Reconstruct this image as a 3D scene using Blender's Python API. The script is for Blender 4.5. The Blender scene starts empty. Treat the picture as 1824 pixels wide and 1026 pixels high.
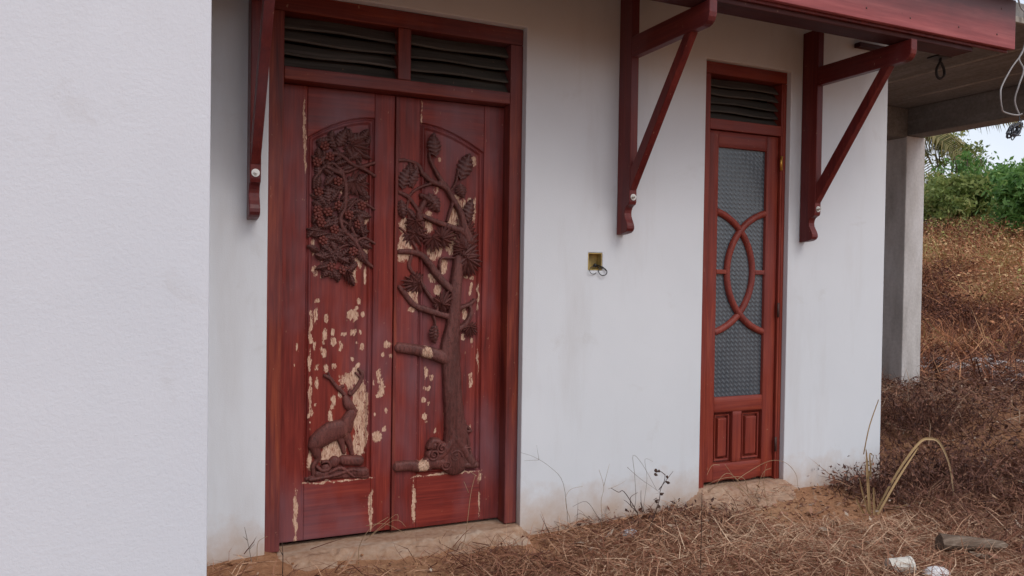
import bpy, bmesh, math, random
import numpy as np
from mathutils import Vector, Matrix

R = math.radians
rng = np.random.default_rng(7)
random.seed(7)
S = bpy.context.scene
COL = S.collection

# ------------------------------------------------------------------ camera
cam_d = bpy.data.cameras.new('camera')
cam_d.sensor_width = 36.0
cam_d.lens = 36.0 * 1400 / 1824
cam_d.clip_start = 0.05
cam_d.clip_end = 2000
cam = bpy.data.objects.new('camera', cam_d)
COL.objects.link(cam)
_r = Vector((0.91060871, -0.41300335, 0.01483288))
_u = Vector((-0.00694604, 0.02059125, 0.99976385))
_f = Vector((0.41321125, 0.9104967, -0.01588183))
cam.matrix_world = Matrix(((_r.x, _u.x, -_f.x, -1.0509), (_r.y, _u.y, -_f.y, -3.5692), (_r.z, _u.z, -_f.z, 1.2414), (0, 0, 0, 1)))
S.camera = cam

# ------------------------------------------------------------------ sky, sun, exposure
SUN_EL, SUN_AZ = R(48), R(163)       # azimuth measured from +y towards +x
world = bpy.data.worlds.new('World')
S.world = world
world.use_nodes = True
wn = world.node_tree
wn.nodes.clear()
sky = wn.nodes.new('ShaderNodeTexSky')
sky.sky_type = 'NISHITA'
sky.sun_disc = False
sky.sun_elevation = SUN_EL
sky.sun_rotation = SUN_AZ
sky.air_density = 1.0
sky.dust_density = 4.0
sky.ozone_density = 1.0
hsv = wn.nodes.new('ShaderNodeHueSaturation')
hsv.inputs['Saturation'].default_value = 1.1
bg = wn.nodes.new('ShaderNodeBackground')
bg.inputs['Strength'].default_value = 0.095
wo = wn.nodes.new('ShaderNodeOutputWorld')
wn.links.new(sky.outputs[0], hsv.inputs['Color'])
# thin broken cloud over the whole sky
tc = wn.nodes.new('ShaderNodeTexCoord')
cn = wn.nodes.new('ShaderNodeTexNoise')
cn.inputs['Scale'].default_value = 2.6
cn.inputs['Detail'].default_value = 6
wn.links.new(tc.outputs['Generated'], cn.inputs['Vector'])
cr = wn.nodes.new('ShaderNodeMapRange')
cr.inputs['From Min'].default_value = 0.35; cr.inputs['From Max'].default_value = 0.65
cr.inputs['To Min'].default_value = 0.50; cr.inputs['To Max'].default_value = 0.85
wn.links.new(cn.outputs['Fac'], cr.inputs['Value'])
cm = wn.nodes.new('ShaderNodeMix'); cm.data_type = 'RGBA'
cm.inputs[7].default_value = (5.6, 5.9, 6.5, 1)
wn.links.new(cr.outputs[0], cm.inputs[0])
wn.links.new(hsv.outputs[0], cm.inputs[6])
wn.links.new(cm.outputs[2], bg.inputs['Color'])
wn.links.new(bg.outputs[0], wo.inputs['Surface'])

sun_d = bpy.data.lights.new('sun', 'SUN')
sun_d.energy = 0.5
sun_d.angle = R(34)
sun_d.color = (1.0, 0.99, 0.985)
sun = bpy.data.objects.new('sun', sun_d)
COL.objects.link(sun)
_sd = Vector((math.sin(SUN_AZ) * math.cos(SUN_EL), math.cos(SUN_AZ) * math.cos(SUN_EL), math.sin(SUN_EL)))
sun.rotation_euler = _sd.to_track_quat('Z', 'Y').to_euler()
sun.location = (0, -10, 20)

S.view_settings.view_transform = 'Standard'
S.view_settings.look = 'None'
S.view_settings.gamma = 1.0
S.view_settings.use_curve_mapping = False
S.view_settings.exposure = 0.92
S.render.engine = 'CYCLES'
S.cycles.max_bounces = 6
S.cycles.transparent_max_bounces = 4

# ------------------------------------------------------------------ noise helpers (numpy)
def _hash(ix, iy, seed):
    n = (ix.astype(np.int64) * 374761393 + iy.astype(np.int64) * 668265263 + seed * 974711) & 0x7fffffff
    n = ((n ^ (n >> 13)) * 1274126177) & 0x7fffffff
    return ((n ^ (n >> 16)) & 0xffff) / 65535.0

def vnoise(x, y, seed=0):
    x = np.asarray(x, float); y = np.asarray(y, float)
    ix = np.floor(x); iy = np.floor(y)
    fx = x - ix; fy = y - iy
    fx = fx * fx * (3 - 2 * fx); fy = fy * fy * (3 - 2 * fy)
    a = _hash(ix, iy, seed); b = _hash(ix + 1, iy, seed)
    c = _hash(ix, iy + 1, seed); d = _hash(ix + 1, iy + 1, seed)
    return (a * (1 - fx) + b * fx) * (1 - fy) + (c * (1 - fx) + d * fx) * fy

def fbm(x, y, seed=0, oct=4):
    s = 0; a = 0.5; t = 0
    for i in range(oct):
        s = s + a * vnoise(np.asarray(x) * 2 ** i, np.asarray(y) * 2 ** i, seed + i * 17)
        t += a; a *= 0.5
    return s / t - 0.5

def smooth(a, b, x):
    t = np.clip((np.asarray(x, float) - a) / (b - a), 0, 1)
    return t * t * (3 - 2 * t)

# ------------------------------------------------------------------ object helpers
def link(name, me, parent=None, mat=None):
    o = bpy.data.objects.new(name, me)
    COL.objects.link(o)
    if mat is not None and len(me.materials) == 0:
        me.materials.append(mat)
    if parent is not None:
        o.parent = parent
        if parent.type == 'EMPTY':
            o.matrix_parent_inverse = Matrix.Translation(-parent.location)
    return o

def fast_mesh(name, V, F, smooth_shade=False):
    """V (n,3), F (m,k) all faces with k corners"""
    V = np.asarray(V, np.float32); F = np.asarray(F, np.int32)
    me = bpy.data.meshes.new(name)
    k = F.shape[1]
    me.vertices.add(len(V)); me.vertices.foreach_set('co', V.ravel())
    me.loops.add(F.size); me.loops.foreach_set('vertex_index', F.ravel())
    me.polygons.add(len(F))
    me.polygons.foreach_set('loop_start', np.arange(0, F.size, k, dtype=np.int32))
    me.polygons.foreach_set('loop_total', np.full(len(F), k, np.int32))
    if smooth_shade:
        me.polygons.foreach_set('use_smooth', np.ones(len(F), bool))
    me.update(calc_edges=True)
    me.validate()
    return me

def set_attr(me, name, vals):
    a = me.attributes.new(name, 'FLOAT', 'POINT')
    a.data.foreach_set('value', np.asarray(vals, np.float32))

def tag(o, label=None, cat=None, group=None, kind=None):
    if label: o['label'] = label
    if cat: o['category'] = cat
    if group: o['group'] = group
    if kind: o['kind'] = kind
    elif cat: o['kind'] = 'thing'
    return o

def thing(name, loc, label, cat, group=None):
    o = bpy.data.objects.new(name, None)
    o.empty_display_size = 0.1
    o.location = loc
    COL.objects.link(o)
    return tag(o, label, cat, group)

class MB:
    def __init__(s): s.v = []; s.f = []; s.sm = []
    def add(s, vs, fs, sm=False):
        b = len(s.v); s.v += [tuple(v) for v in vs]
        for f in fs: s.f.append(tuple(b + i for i in f)); s.sm.append(sm)
        return s
    def box(s, x0, x1, y0, y1, z0, z1, bev=0.0, jit=0.0):
        bm = bmesh.new()
        bmesh.ops.create_cube(bm, size=1)
        for v in bm.verts:
            v.co = Vector(((x0 + x1) / 2 + v.co.x * (x1 - x0), (y0 + y1) / 2 + v.co.y * (y1 - y0), (z0 + z1) / 2 + v.co.z * (z1 - z0)))
            if jit: v.co += Vector((random.uniform(-jit, jit), random.uniform(-jit, jit), random.uniform(-jit, jit)))
        if bev:
            bmesh.ops.bevel(bm, geom=list(bm.edges), offset=bev, segments=2, profile=0.5, affect='EDGES')
        bm.verts.index_update()
        s.add([v.co[:] for v in bm.verts], [[v.index for v in f.verts] for f in bm.faces])
        bm.free()
        return s
    def prism(s, pts, axis, a, b):
        """closed outline extruded along an axis; pts are the two other coords in order"""
        n = len(pts)
        def mk(p, t):
            return (t, p[0], p[1]) if axis == 'x' else ((p[0], t, p[1]) if axis == 'y' else (p[0], p[1], t))
        vs = [mk(p, a) for p in pts] + [mk(p, b) for p in pts]
        fs = [list(range(n))[::-1], list(range(n, 2 * n))] + [[i, (i + 1) % n, n + (i + 1) % n, n + i] for i in range(n)]
        return s.add(vs, fs)
    def tube(s, pts, rad, n=6, flat=None):
        P = [Vector(p) for p in pts]
        if not hasattr(rad, '__len__'): rad = [rad] * len(P)
        rings = []
        up = Vector((0.3, 0.9, 0.2))
        for i, p in enumerate(P):
            d = (P[min(i + 1, len(P) - 1)] - P[max(i - 1, 0)])
            if d.length < 1e-9: d = Vector((0, 0, 1))
            d.normalize()
            a = d.cross(up)
            if a.length < 1e-3: a = d.cross(Vector((1, 0, 0)))
            a.normalize(); b = d.cross(a)
            rings.append([p + rad[i] * (math.cos(2 * math.pi * k / n) * a + math.sin(2 * math.pi * k / n) * b) for k in range(n)])
        vs = [v[:] for r in rings for v in r]
        fs = []
        for i in range(len(P) - 1):
            for k in range(n):
                fs.append([i * n + k, i * n + (k + 1) % n, (i + 1) * n + (k + 1) % n, (i + 1) * n + k])
        fs.append(list(range(n))[::-1]); fs.append([(len(P) - 1) * n + k for k in range(n)])
        return s.add(vs, fs, True)
    def ball(s, c, r, seg=8, ring=5, sc=(1, 1, 1)):
        vs = [(c[0], c[1], c[2] + r * sc[2])]
        for i in range(1, ring):
            t = math.pi * i / ring
            for k in range(seg):
                q = 2 * math.pi * k / seg
                vs.append((c[0] + r * sc[0] * math.sin(t) * math.cos(q), c[1] + r * sc[1] * math.sin(t) * math.sin(q), c[2] + r * sc[2] * math.cos(t)))
        vs.append((c[0], c[1], c[2] - r * sc[2]))
        fs = []
        for k in range(seg): fs.append([0, 1 + k, 1 + (k + 1) % seg])
        for i in range(ring - 2):
            for k in range(seg):
                a = 1 + i * seg; fs.append([a + k, a + seg + k, a + seg + (k + 1) % seg, a + (k + 1) % seg])
        a = 1 + (ring - 2) * seg; e = len(vs) - 1
        for k in range(seg): fs.append([a + k, e, a + (k + 1) % seg])
        return s.add(vs, fs, True)
    def mesh(s, name):
        me = bpy.data.meshes.new(name)
        me.from_pydata(s.v, [], s.f)
        me.polygons.foreach_set('use_smooth', s.sm)
        bm = bmesh.new(); bm.from_mesh(me)
        bmesh.ops.recalc_face_normals(bm, faces=bm.faces)
        bm.to_mesh(me); bm.free()
        me.update()
        return me
    def build(s, name, mat, parent=None):
        return link(name, s.mesh(name), parent, mat)

def catmull(pts, n=5):
    P = [np.array(p, float) for p in pts]
    if len(P) < 3: return [tuple(p) for p in P]
    out = []
    for i in range(len(P) - 1):
        p0 = P[max(i - 1, 0)]; p1 = P[i]; p2 = P[i + 1]; p3 = P[min(i + 2, len(P) - 1)]
        for k in range(n):
            t = k / n
            out.append(tuple(0.5 * ((2 * p1) + (-p0 + p2) * t + (2 * p0 - 5 * p1 + 4 * p2 - p3) * t * t + (-p0 + 3 * p1 - 3 * p2 + p3) * t ** 3)))
    out.append(tuple(P[-1]))
    return out

# ------------------------------------------------------------------ materials
class NT:
    def __init__(s, name):
        s.m = bpy.data.materials.new(name); s.m.use_nodes = True
        s.t = s.m.node_tree; s.t.nodes.clear()
        s.out = s.t.nodes.new('ShaderNodeOutputMaterial')
        s.b = s.t.nodes.new('ShaderNodeBsdfPrincipled')
        s.t.links.new(s.b.outputs[0], s.out.inputs['Surface'])
        s.co = s.t.nodes.new('ShaderNodeTexCoord').outputs['Object']
    def L(s, a, b): s.t.links.new(a, b)
    def inp(s, sock, v):
        if hasattr(v, 'is_output'): s.L(v, sock)
        else: sock.default_value = v
    def noise(s, scale=(1, 1, 1), detail=4, rough=0.55, sc=1.0, dist=0.0):
        mp = s.t.nodes.new('ShaderNodeMapping'); mp.inputs['Scale'].default_value = scale
        s.L(s.co, mp.inputs['Vector'])
        n = s.t.nodes.new('ShaderNodeTexNoise')
        n.inputs['Scale'].default_value = sc; n.inputs['Detail'].default_value = detail
        n.inputs['Roughness'].default_value = rough; n.inputs['Distortion'].default_value = dist
        s.L(mp.outputs[0], n.inputs['Vector'])
        return n.outputs['Fac']
    def ramp(s, fac, stops, interp='LINEAR'):
        r = s.t.nodes.new('ShaderNodeValToRGB'); cr = r.color_ramp
        cr.interpolation = interp
        while len(cr.elements) < len(stops): cr.elements.new(0.5)
        for e, (p, c) in zip(cr.elements, stops):
            e.position = p; e.color = (c[0], c[1], c[2], 1) if hasattr(c, '__len__') else (c, c, c, 1)
        s.L(fac, r.inputs['Fac'])
        return r.outputs['Color']
    def mix(s, fac, a, b, mode='MIX'):
        n = s.t.nodes.new('ShaderNodeMix'); n.data_type = 'RGBA'; n.blend_type = mode
        s.inp(n.inputs[0], fac)
        for sk, v in ((n.inputs[6], a), (n.inputs[7], b)):
            if hasattr(v, 'is_output'): s.L(v, sk)
            else: sk.default_value = (v[0], v[1], v[2], 1)
        return n.outputs[2]
    def math(s, op, a, b=0.0, clamp=False):
        n = s.t.nodes.new('ShaderNodeMath'); n.operation = op; n.use_clamp = clamp
        s.inp(n.inputs[0], a); s.inp(n.inputs[1], b)
        return n.outputs[0]
    def attr(s, name):
        n = s.t.nodes.new('ShaderNodeAttribute'); n.attribute_name = name
        return n.outputs['Fac']
    def sep(s):
        n = s.t.nodes.new('ShaderNodeSeparateXYZ'); s.L(s.co, n.inputs[0]); return n.outputs
    def bump(s, h, strength=0.3, dist=0.01):
        n = s.t.nodes.new('ShaderNodeBump'); n.inputs['Strength'].default_value = strength; n.inputs['Distance'].default_value = dist
        s.L(h, n.inputs['Height']); s.L(n.outputs[0], s.b.inputs['Normal'])
    def done(s, color, rough=0.6, spec=0.5):
        s.inp(s.b.inputs['Base Color'], color if hasattr(color, 'is_output') else (color[0], color[1], color[2], 1))
        s.inp(s.b.inputs['Roughness'], rough)
        s.b.inputs['Specular IOR Level'].default_value = spec
        return s.m

def wood(name, dark, mid, light, axis='z', rough=0.46, spec=0.24, bloom=(0.19, 0.105, 0.125), bloom_amt=0.75, peel=False, bump=0.25):
    n = NT(name)
    sc = {'x': (3, 90, 90), 'y': (90, 3, 90), 'z': (90, 90, 3)}[axis]
    sc2 = {'x': (1.2, 14, 14), 'y': (14, 1.2, 14), 'z': (14, 14, 1.2)}[axis]
    g = n.noise(sc, 5, 0.65, dist=0.6)
    g2 = n.noise(sc2, 4, 0.6, dist=1.0)
    gm = n.math('ADD', n.math('MULTIPLY', g, 0.45), n.math('MULTIPLY', g2, 0.55))
    c = n.ramp(gm, [(0.34, dark), (0.5, mid), (0.68, light)])
    bl = n.ramp(n.noise((2.2, 2.2, 1.1), 4, 0.6), [(0.42, 0.0), (0.68, 1.0)])
    c = n.mix(n.math('MULTIPLY', bl, bloom_amt), c, bloom)
    # small chips and scratches
    sp = n.ramp(n.noise((55, 55, 30), 3, 0.6), [(0.70, 0.0), (0.73, 1.0)])
    c = n.mix(n.math('MULTIPLY', sp, 0.40), c, (0.42, 0.25, 0.16))
    ro = n.math('ADD', n.math('MULTIPLY', g2, 0.25), rough - 0.10)
    h = gm
    if peel:
        a = n.attr('peel')
        e = n.noise((260, 120, 90), 4, 0.75)
        e2 = n.noise((45, 45, 22), 3, 0.6)
        v = n.math('ADD', a, n.math('ADD', n.math('MULTIPLY', n.math('SUBTRACT', e, 0.5), 2.4), n.math('MULTIPLY', n.math('SUBTRACT', e2, 0.5), 2.6)))
        mask = n.ramp(v, [(0.21, 0.0), (0.235, 1.0)])
        st = n.noise((240, 200, 30), 3, 0.7, dist=1.5)
        bare = n.ramp(st, [(0.36, (0.19, 0.045, 0.03)), (0.46, (0.50, 0.30, 0.20)), (0.6, (0.66, 0.47, 0.35))])
        c = n.mix(mask, c, bare)
        ro = n.math('ADD', ro, n.math('MULTIPLY', mask, 0.35))
        h = n.math('SUBTRACT', gm, n.math('MULTIPLY', mask, 0.8))
    if name == 'carving_wood':
        ch = n.noise((95, 95, 45), 4, 0.65, dist=1.5)
        h = n.math('ADD', n.math('MULTIPLY', h, 0.4), n.math('MULTIPLY', ch, 1.6))
        c = n.mix(n.ramp(ch, [(0.38, 0.6), (0.52, 0.0)]), c, (0.045, 0.016, 0.013))
    n.bump(h, bump, 0.004)
    return n.done(c, ro, spec)

RED_D, RED_M, RED_L = (0.085, 0.012, 0.010), (0.175, 0.022, 0.016), (0.285, 0.044, 0.026)
M_door = wood('door_wood', RED_D, RED_M, RED_L, 'z', peel=True)
M_door_h = wood('door_wood_across', RED_D, RED_M, RED_L, 'x', peel=True)
M_frame = wood('frame_wood', (0.065, 0.012, 0.010), (0.145, 0.024, 0.017), (0.27, 0.056, 0.027), 'z', bloom_amt=0.35)
M_frame_h = wood('frame_wood_across', (0.065, 0.012, 0.010), (0.145, 0.024, 0.017), (0.27, 0.056, 0.027), 'x', bloom_amt=0.35)
M_small = wood('narrow_door_wood', (0.125, 0.017, 0.010), (0.20, 0.029, 0.016), (0.29, 0.055, 0.025), 'z', bloom_amt=0.2, spec=0.25)
M_small_h = wood('narrow_door_wood_across', (0.125, 0.017, 0.010), (0.20, 0.029, 0.016), (0.29, 0.055, 0.025), 'x', bloom_amt=0.2, spec=0.25)
M_brk = wood('bracket_wood', (0.07, 0.010, 0.010), (0.115, 0.016, 0.014), (0.175, 0.028, 0.020), 'z', rough=0.36, bloom_amt=0.3)
M_brk_y = wood('bracket_wood_deep', (0.07, 0.010, 0.010), (0.115, 0.016, 0.014), (0.175, 0.028, 0.020), 'y', rough=0.36, bloom_amt=0.3)
M_carve = wood('carving_wood', (0.075, 0.024, 0.020), (0.125, 0.038, 0.032), (0.185, 0.060, 0.048), 'z', rough=0.5, spec=0.25, bloom=(0.15, 0.075, 0.07), bloom_amt=0.5, peel=True, bump=0.35)
M_cleaf = wood('carved_leaf_wood', (0.050, 0.015, 0.013), (0.095, 0.027, 0.022), (0.15, 0.045, 0.036), 'x', rough=0.45, spec=0.35, bloom=(0.10, 0.06, 0.06), bloom_amt=0.4)
M_berry = wood('carved_berry_wood', (0.09, 0.022, 0.016), (0.15, 0.036, 0.025), (0.21, 0.06, 0.04), 'z', rough=0.45, bloom_amt=0.2)
M_slat = wood('louvre_wood', (0.03, 0.025, 0.022), (0.065, 0.054, 0.047), (0.12, 0.10, 0.088), 'x', rough=0.6, spec=0.25, bloom=(0.07, 0.07, 0.06), bloom_amt=0.4)
M_dark = NT('painted_room_dark').done((0.012, 0.010, 0.010), 0.9, 0.1)  # near-black colour standing in for the unlit rooms behind the doors

def plaster(name, base, tint, bumpscale, bumpstr, streak=0.25, dirt=True):
    n = NT(name)
    lo = n.noise((0.9, 0.9, 0.7), 5, 0.6)
    c = n.mix(n.ramp(lo, [(0.35, 0.0), (0.7, 1.0)]), base, tint)
    st = n.ramp(n.noise((3.5, 3.5, 0.6), 5, 0.65), [(0.52, 0.0), (0.75, 1.0)])
    c = n.mix(n.math('MULTIPLY', st, streak), c, (0.47, 0.45, 0.44))
    sp = n.ramp(n.noise((30, 30, 30), 3, 0.6), [(0.745, 0.0), (0.775, 1.0)])
    c = n.mix(n.math('MULTIPLY', sp, 0.18), c, (0.42, 0.39, 0.37))
    if dirt:     # soil splashed on the foot of the wall
        z = n.sep()[2]
        dn = n.math('ADD', z, n.math('MULTIPLY', n.noise((9, 9, 9), 5, 0.65), 0.30))
        dm = n.ramp(dn, [(0.09, 1.0), (0.34, 0.0)])
        c = n.mix(n.math('MULTIPLY', dm, 0.85), c, (0.45, 0.31, 0.21))
        # faint hand marks and rubbed patches
        hm = n.ramp(n.noise((2.4, 2.4, 3.2), 6, 0.7, dist=0.8), [(0.60, 0.0), (0.72, 1.0)])
        c = n.mix(n.math('MULTIPLY', hm, 0.20), c, (0.40, 0.37, 0.34))
    a = n.noise((bumpscale,) * 3, 4, 0.7)
    b2 = n.noise((5, 5, 3.5), 3, 0.5)
    n.bump(n.math('ADD', a, n.math('MULTIPLY', b2, 2.0)), bumpstr, 0.004)
    return n.done(c, 0.75, 0.2)

M_wall = plaster('white_render', (0.66, 0.685, 0.718), (0.605, 0.632, 0.662), 160, 0.24, streak=0.36)
M_block = plaster('rough_white_render', (0.625, 0.648, 0.70), (0.585, 0.612, 0.665), 70, 0.42, streak=0.10)

def concrete(name, cols, stretch=(2.5, 2.5, 1.2), form=None):
    n = NT(name)
    c = n.ramp(n.noise(stretch, 6, 0.65), [(0.3, cols[0]), (0.5, cols[1]), (0.7, cols[2])])
    f = n.noise((40, 40, 40), 4, 0.6)
    c = n.mix(0.25, c, n.ramp(f, [(0.3, (0.08, 0.07, 0.06)), (0.7, (0.45, 0.42, 0.38))]))
    if form:
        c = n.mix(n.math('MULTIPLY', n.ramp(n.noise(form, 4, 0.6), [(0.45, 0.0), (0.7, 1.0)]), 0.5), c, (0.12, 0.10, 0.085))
    n.bump(n.math('ADD', f, n.math('MULTIPLY', n.noise((12, 12, 6), 4), 1.5)), 0.35, 0.006)
    return n.done(c, 0.85, 0.15)

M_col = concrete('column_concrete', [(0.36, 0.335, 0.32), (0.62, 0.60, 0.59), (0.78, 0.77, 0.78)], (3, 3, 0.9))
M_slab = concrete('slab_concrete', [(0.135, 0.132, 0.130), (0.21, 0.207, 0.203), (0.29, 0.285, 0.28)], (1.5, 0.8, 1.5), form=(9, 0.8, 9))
M_step = concrete('doorstep_concrete', [(0.27, 0.135, 0.075), (0.38, 0.225, 0.135), (0.44, 0.34, 0.26)], (4, 9, 9))
M_step2 = concrete('doorstep_earth', [(0.27, 0.14, 0.085), (0.38, 0.22, 0.135), (0.46, 0.32, 0.22)], (7, 7, 7))
M_seam = concrete('mortar_ridge', [(0.33, 0.30, 0.26), (0.4, 0.36, 0.31), (0.48, 0.44, 0.39)])

def fascia_mat():
    n = NT('faded_red_paint')
    g = n.noise((2, 40, 40), 5, 0.6)
    c = n.ramp(g, [(0.3, (0.22, 0.046, 0.048)), (0.5, (0.29, 0.066, 0.068)), (0.7, (0.37, 0.100, 0.098))])
    z = n.sep()[2]
    v = n.math('ADD', n.math('MULTIPLY', z, 1.0), n.math('MULTIPLY', n.noise((3, 3, 9), 5, 0.65), 0.16))
    m = n.ramp(n.math('SUBTRACT', v, 2.0), [(0.62, 0.0), (0.80, 0.88)])      # mould stain running along the top of the board
    c = n.mix(m, c, (0.06, 0.035, 0.04))
    sp = n.ramp(n.noise((25, 25, 40), 3, 0.6), [(0.74, 0.0), (0.76, 1.0)])
    c = n.mix(n.math('MULTIPLY', sp, 0.5), c, (0.10, 0.03, 0.03))
    n.bump(g, 0.2, 0.003)
    return n.done(c, 0.55, 0.3)
M_fascia = fascia_mat()
M_roof = NT('roof_sheet').done((0.42, 0.41, 0.40), 0.6, 0.3)

def simple(name, c, rough=0.6, metal=0.0, spec=0.5, var=0.0):
    n = NT(name)
    col = c
    if var:
        col = n.mix(n.ramp(n.noise((14, 14, 14), 5, 0.6), [(0.35, 0.0), (0.65, 1.0)]), c, tuple(v * (1 - var) for v in c))
    n.b.inputs['Metallic'].default_value = metal
    return n.done(col, rough, spec)
M_bolt = simple('galvanised_bolt', (0.55, 0.53, 0.50), 0.4, 0.9)
M_brass = simple('brass_hinge', (0.62, 0.33, 0.07), 0.35, 0.9)
M_rusthinge = simple('dark_hinge', (0.07, 0.03, 0.025), 0.6, 0.3)
M_box = simple('yellowed_box', (0.56, 0.40, 0.13), 0.6, var=0.5)
M_blackwire = simple('black_wire', (0.02, 0.02, 0.022), 0.45)
M_greywire = simple('grey_wire', (0.30, 0.29, 0.29), 0.5)
M_bluewire = simple('slate_wire', (0.05, 0.055, 0.07), 0.5)
M_plastic = simple('dirty_white_plastic', (0.66, 0.63, 0.56), 0.5, var=0.25)
M_bag = simple('white_bag', (0.75, 0.74, 0.74), 0.4, var=0.15)
M_log = wood('weathered_timber', (0.06, 0.042, 0.032), (0.16, 0.115, 0.085), (0.40, 0.32, 0.25), 'x', rough=0.85, spec=0.1, bloom=(0.09, 0.06, 0.045), bloom_amt=0.6, bump=0.7)

def glass_mat():
    n = NT('patterned_glass')
    x, y, z = n.sep()
    # rolled octagon figure: sky reflection painted into the colour as small dots
    k = 2 * math.pi / 0.064
    zig = n.math('PINGPONG', n.math('MULTIPLY', x, 1 / 0.030), 0.5)
    wob = n.math('MULTIPLY', n.noise((9, 9, 9), 2), 2.2)
    a = n.math('SINE', n.math('ADD', n.math('ADD', n.math('MULTIPLY', z, 2 * math.pi / 0.026), n.math('MULTIPLY', zig, 6.0)), wob))
    a = n.math('MULTIPLY', a, n.math('ADD', 0.45, n.math('MULTIPLY', n.math('SINE', n.math('MULTIPLY', x, 2 * math.pi / 0.030)), 0.35)))
    a = n.math('ADD', a, n.math('MULTIPLY', n.noise((26, 26, 26), 3), 0.7))
    glints = n.ramp(a, [(0.30, 0.0), (1.05, 1.0)])
    dust = n.ramp(n.noise((8, 8, 3), 5, 0.6), [(0.35, 0.0), (0.70, 1.0)])
    c = n.mix(n.math('MULTIPLY', glints, 0.42), (0.045, 0.057, 0.070), (0.17, 0.205, 0.235))
    c = n.mix(n.math('MULTIPLY', dust, 0.22), c, (0.15, 0.155, 0.165))
    sp = n.ramp(n.noise((160, 160, 160), 2, 0.5), [(0.72, 0.0), (0.76, 1.0)])
    c = n.mix(n.math('MULTIPLY', sp, 0.4), c, (0.5, 0.5, 0.5))
    n.bump(a, 0.18, 0.004)
    return n.done(c, 0.22, 0.6)
M_glass = glass_mat()

def veg(name, stops, rough=0.7, spec=0.2, trans=0.0):
    n = NT(name)
    c = n.ramp(n.attr('tint'), stops)
    if trans:
        d = n.t.nodes.new('ShaderNodeBsdfTranslucent'); n.L(c, d.inputs['Color'])
        mx = n.t.nodes.new('ShaderNodeMixShader'); mx.inputs[0].default_value = trans
        n.L(n.b.outputs[0], mx.inputs[1]); n.L(d.outputs[0], mx.inputs[2]); n.L(mx.outputs[0], n.out.inputs['Surface'])
    return n.done(c, rough, spec)
M_straw = veg('dry_straw', [(0.0, (0.10, 0.036, 0.024)), (0.3, (0.25, 0.105, 0.063)), (0.6, (0.40, 0.215, 0.130)), (0.9, (0.54, 0.35, 0.23)), (1.0, (0.64, 0.48, 0.34))])
M_litter = veg('dead_leaves', [(0.0, (0.07, 0.034, 0.028)), (0.4, (0.16, 0.07, 0.048)), (0.7, (0.27, 0.13, 0.085)), (0.92, (0.34, 0.21, 0.13)), (1.0, (0.50, 0.42, 0.34))])
M_bank = veg('bank_brush', [(0.0, (0.10, 0.038, 0.026)), (0.3, (0.28, 0.105, 0.056)), (0.6, (0.50, 0.225, 0.110)), (0.92, (0.62, 0.39, 0.21)), (1.0, (0.36, 0.36, 0.11))])
M_leafA = veg('bush_leaves', [(0.0, (0.045, 0.12, 0.025)), (0.4, (0.11, 0.24, 0.055)), (0.75, (0.19, 0.34, 0.085)), (1.0, (0.33, 0.40, 0.13))], 0.5, 0.35, 0.4)
M_leafB = veg('olive_leaves', [(0.0, (0.07, 0.11, 0.03)), (0.4, (0.17, 0.23, 0.06)), (0.75, (0.29, 0.33, 0.10)), (1.0, (0.43, 0.38, 0.15))], 0.55, 0.3, 0.4)
M_palm = veg('palm_leaflets', [(0.0, (0.10, 0.10, 0.04)), (0.5, (0.24, 0.22, 0.08)), (1.0, (0.45, 0.36, 0.16))], 0.5, 0.3, 0.2)
M_bark = simple('bark', (0.14, 0.11, 0.085), 0.9, var=0.5, spec=0.1)
M_reed = veg('dry_reed', [(0.0, (0.24, 0.15, 0.07)), (0.5, (0.42, 0.29, 0.15)), (1.0, (0.60, 0.44, 0.28))])
M_stem_dark = simple('dark_dry_stem', (0.075, 0.045, 0.035), 0.8, spec=0.1)
M_stem_tan = simple('tan_dry_stem', (0.33, 0.22, 0.13), 0.8, spec=0.1)
M_stem_grey = simple('grey_dry_stem', (0.19, 0.16, 0.13), 0.8, spec=0.1)

def soil_mat():
    n = NT('soil')
    big = n.noise((0.8, 0.8, 0.8), 5, 0.6)
    c = n.ramp(big, [(0.3, (0.27, 0.115, 0.058)), (0.5, (0.43, 0.205, 0.105)), (0.7, (0.54, 0.31, 0.175))])
    f = n.noise((28, 28, 28), 6, 0.7)
    c = n.mix(0.45, c, n.ramp(f, [(0.3, (0.09, 0.05, 0.035)), (0.55, (0.26, 0.15, 0.09)), (0.75, (0.42, 0.30, 0.20))]))
    n.bump(f, 0.9, 0.02)
    return n.done(c, 0.95, 0.08)
M_soil = soil_mat()

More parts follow.
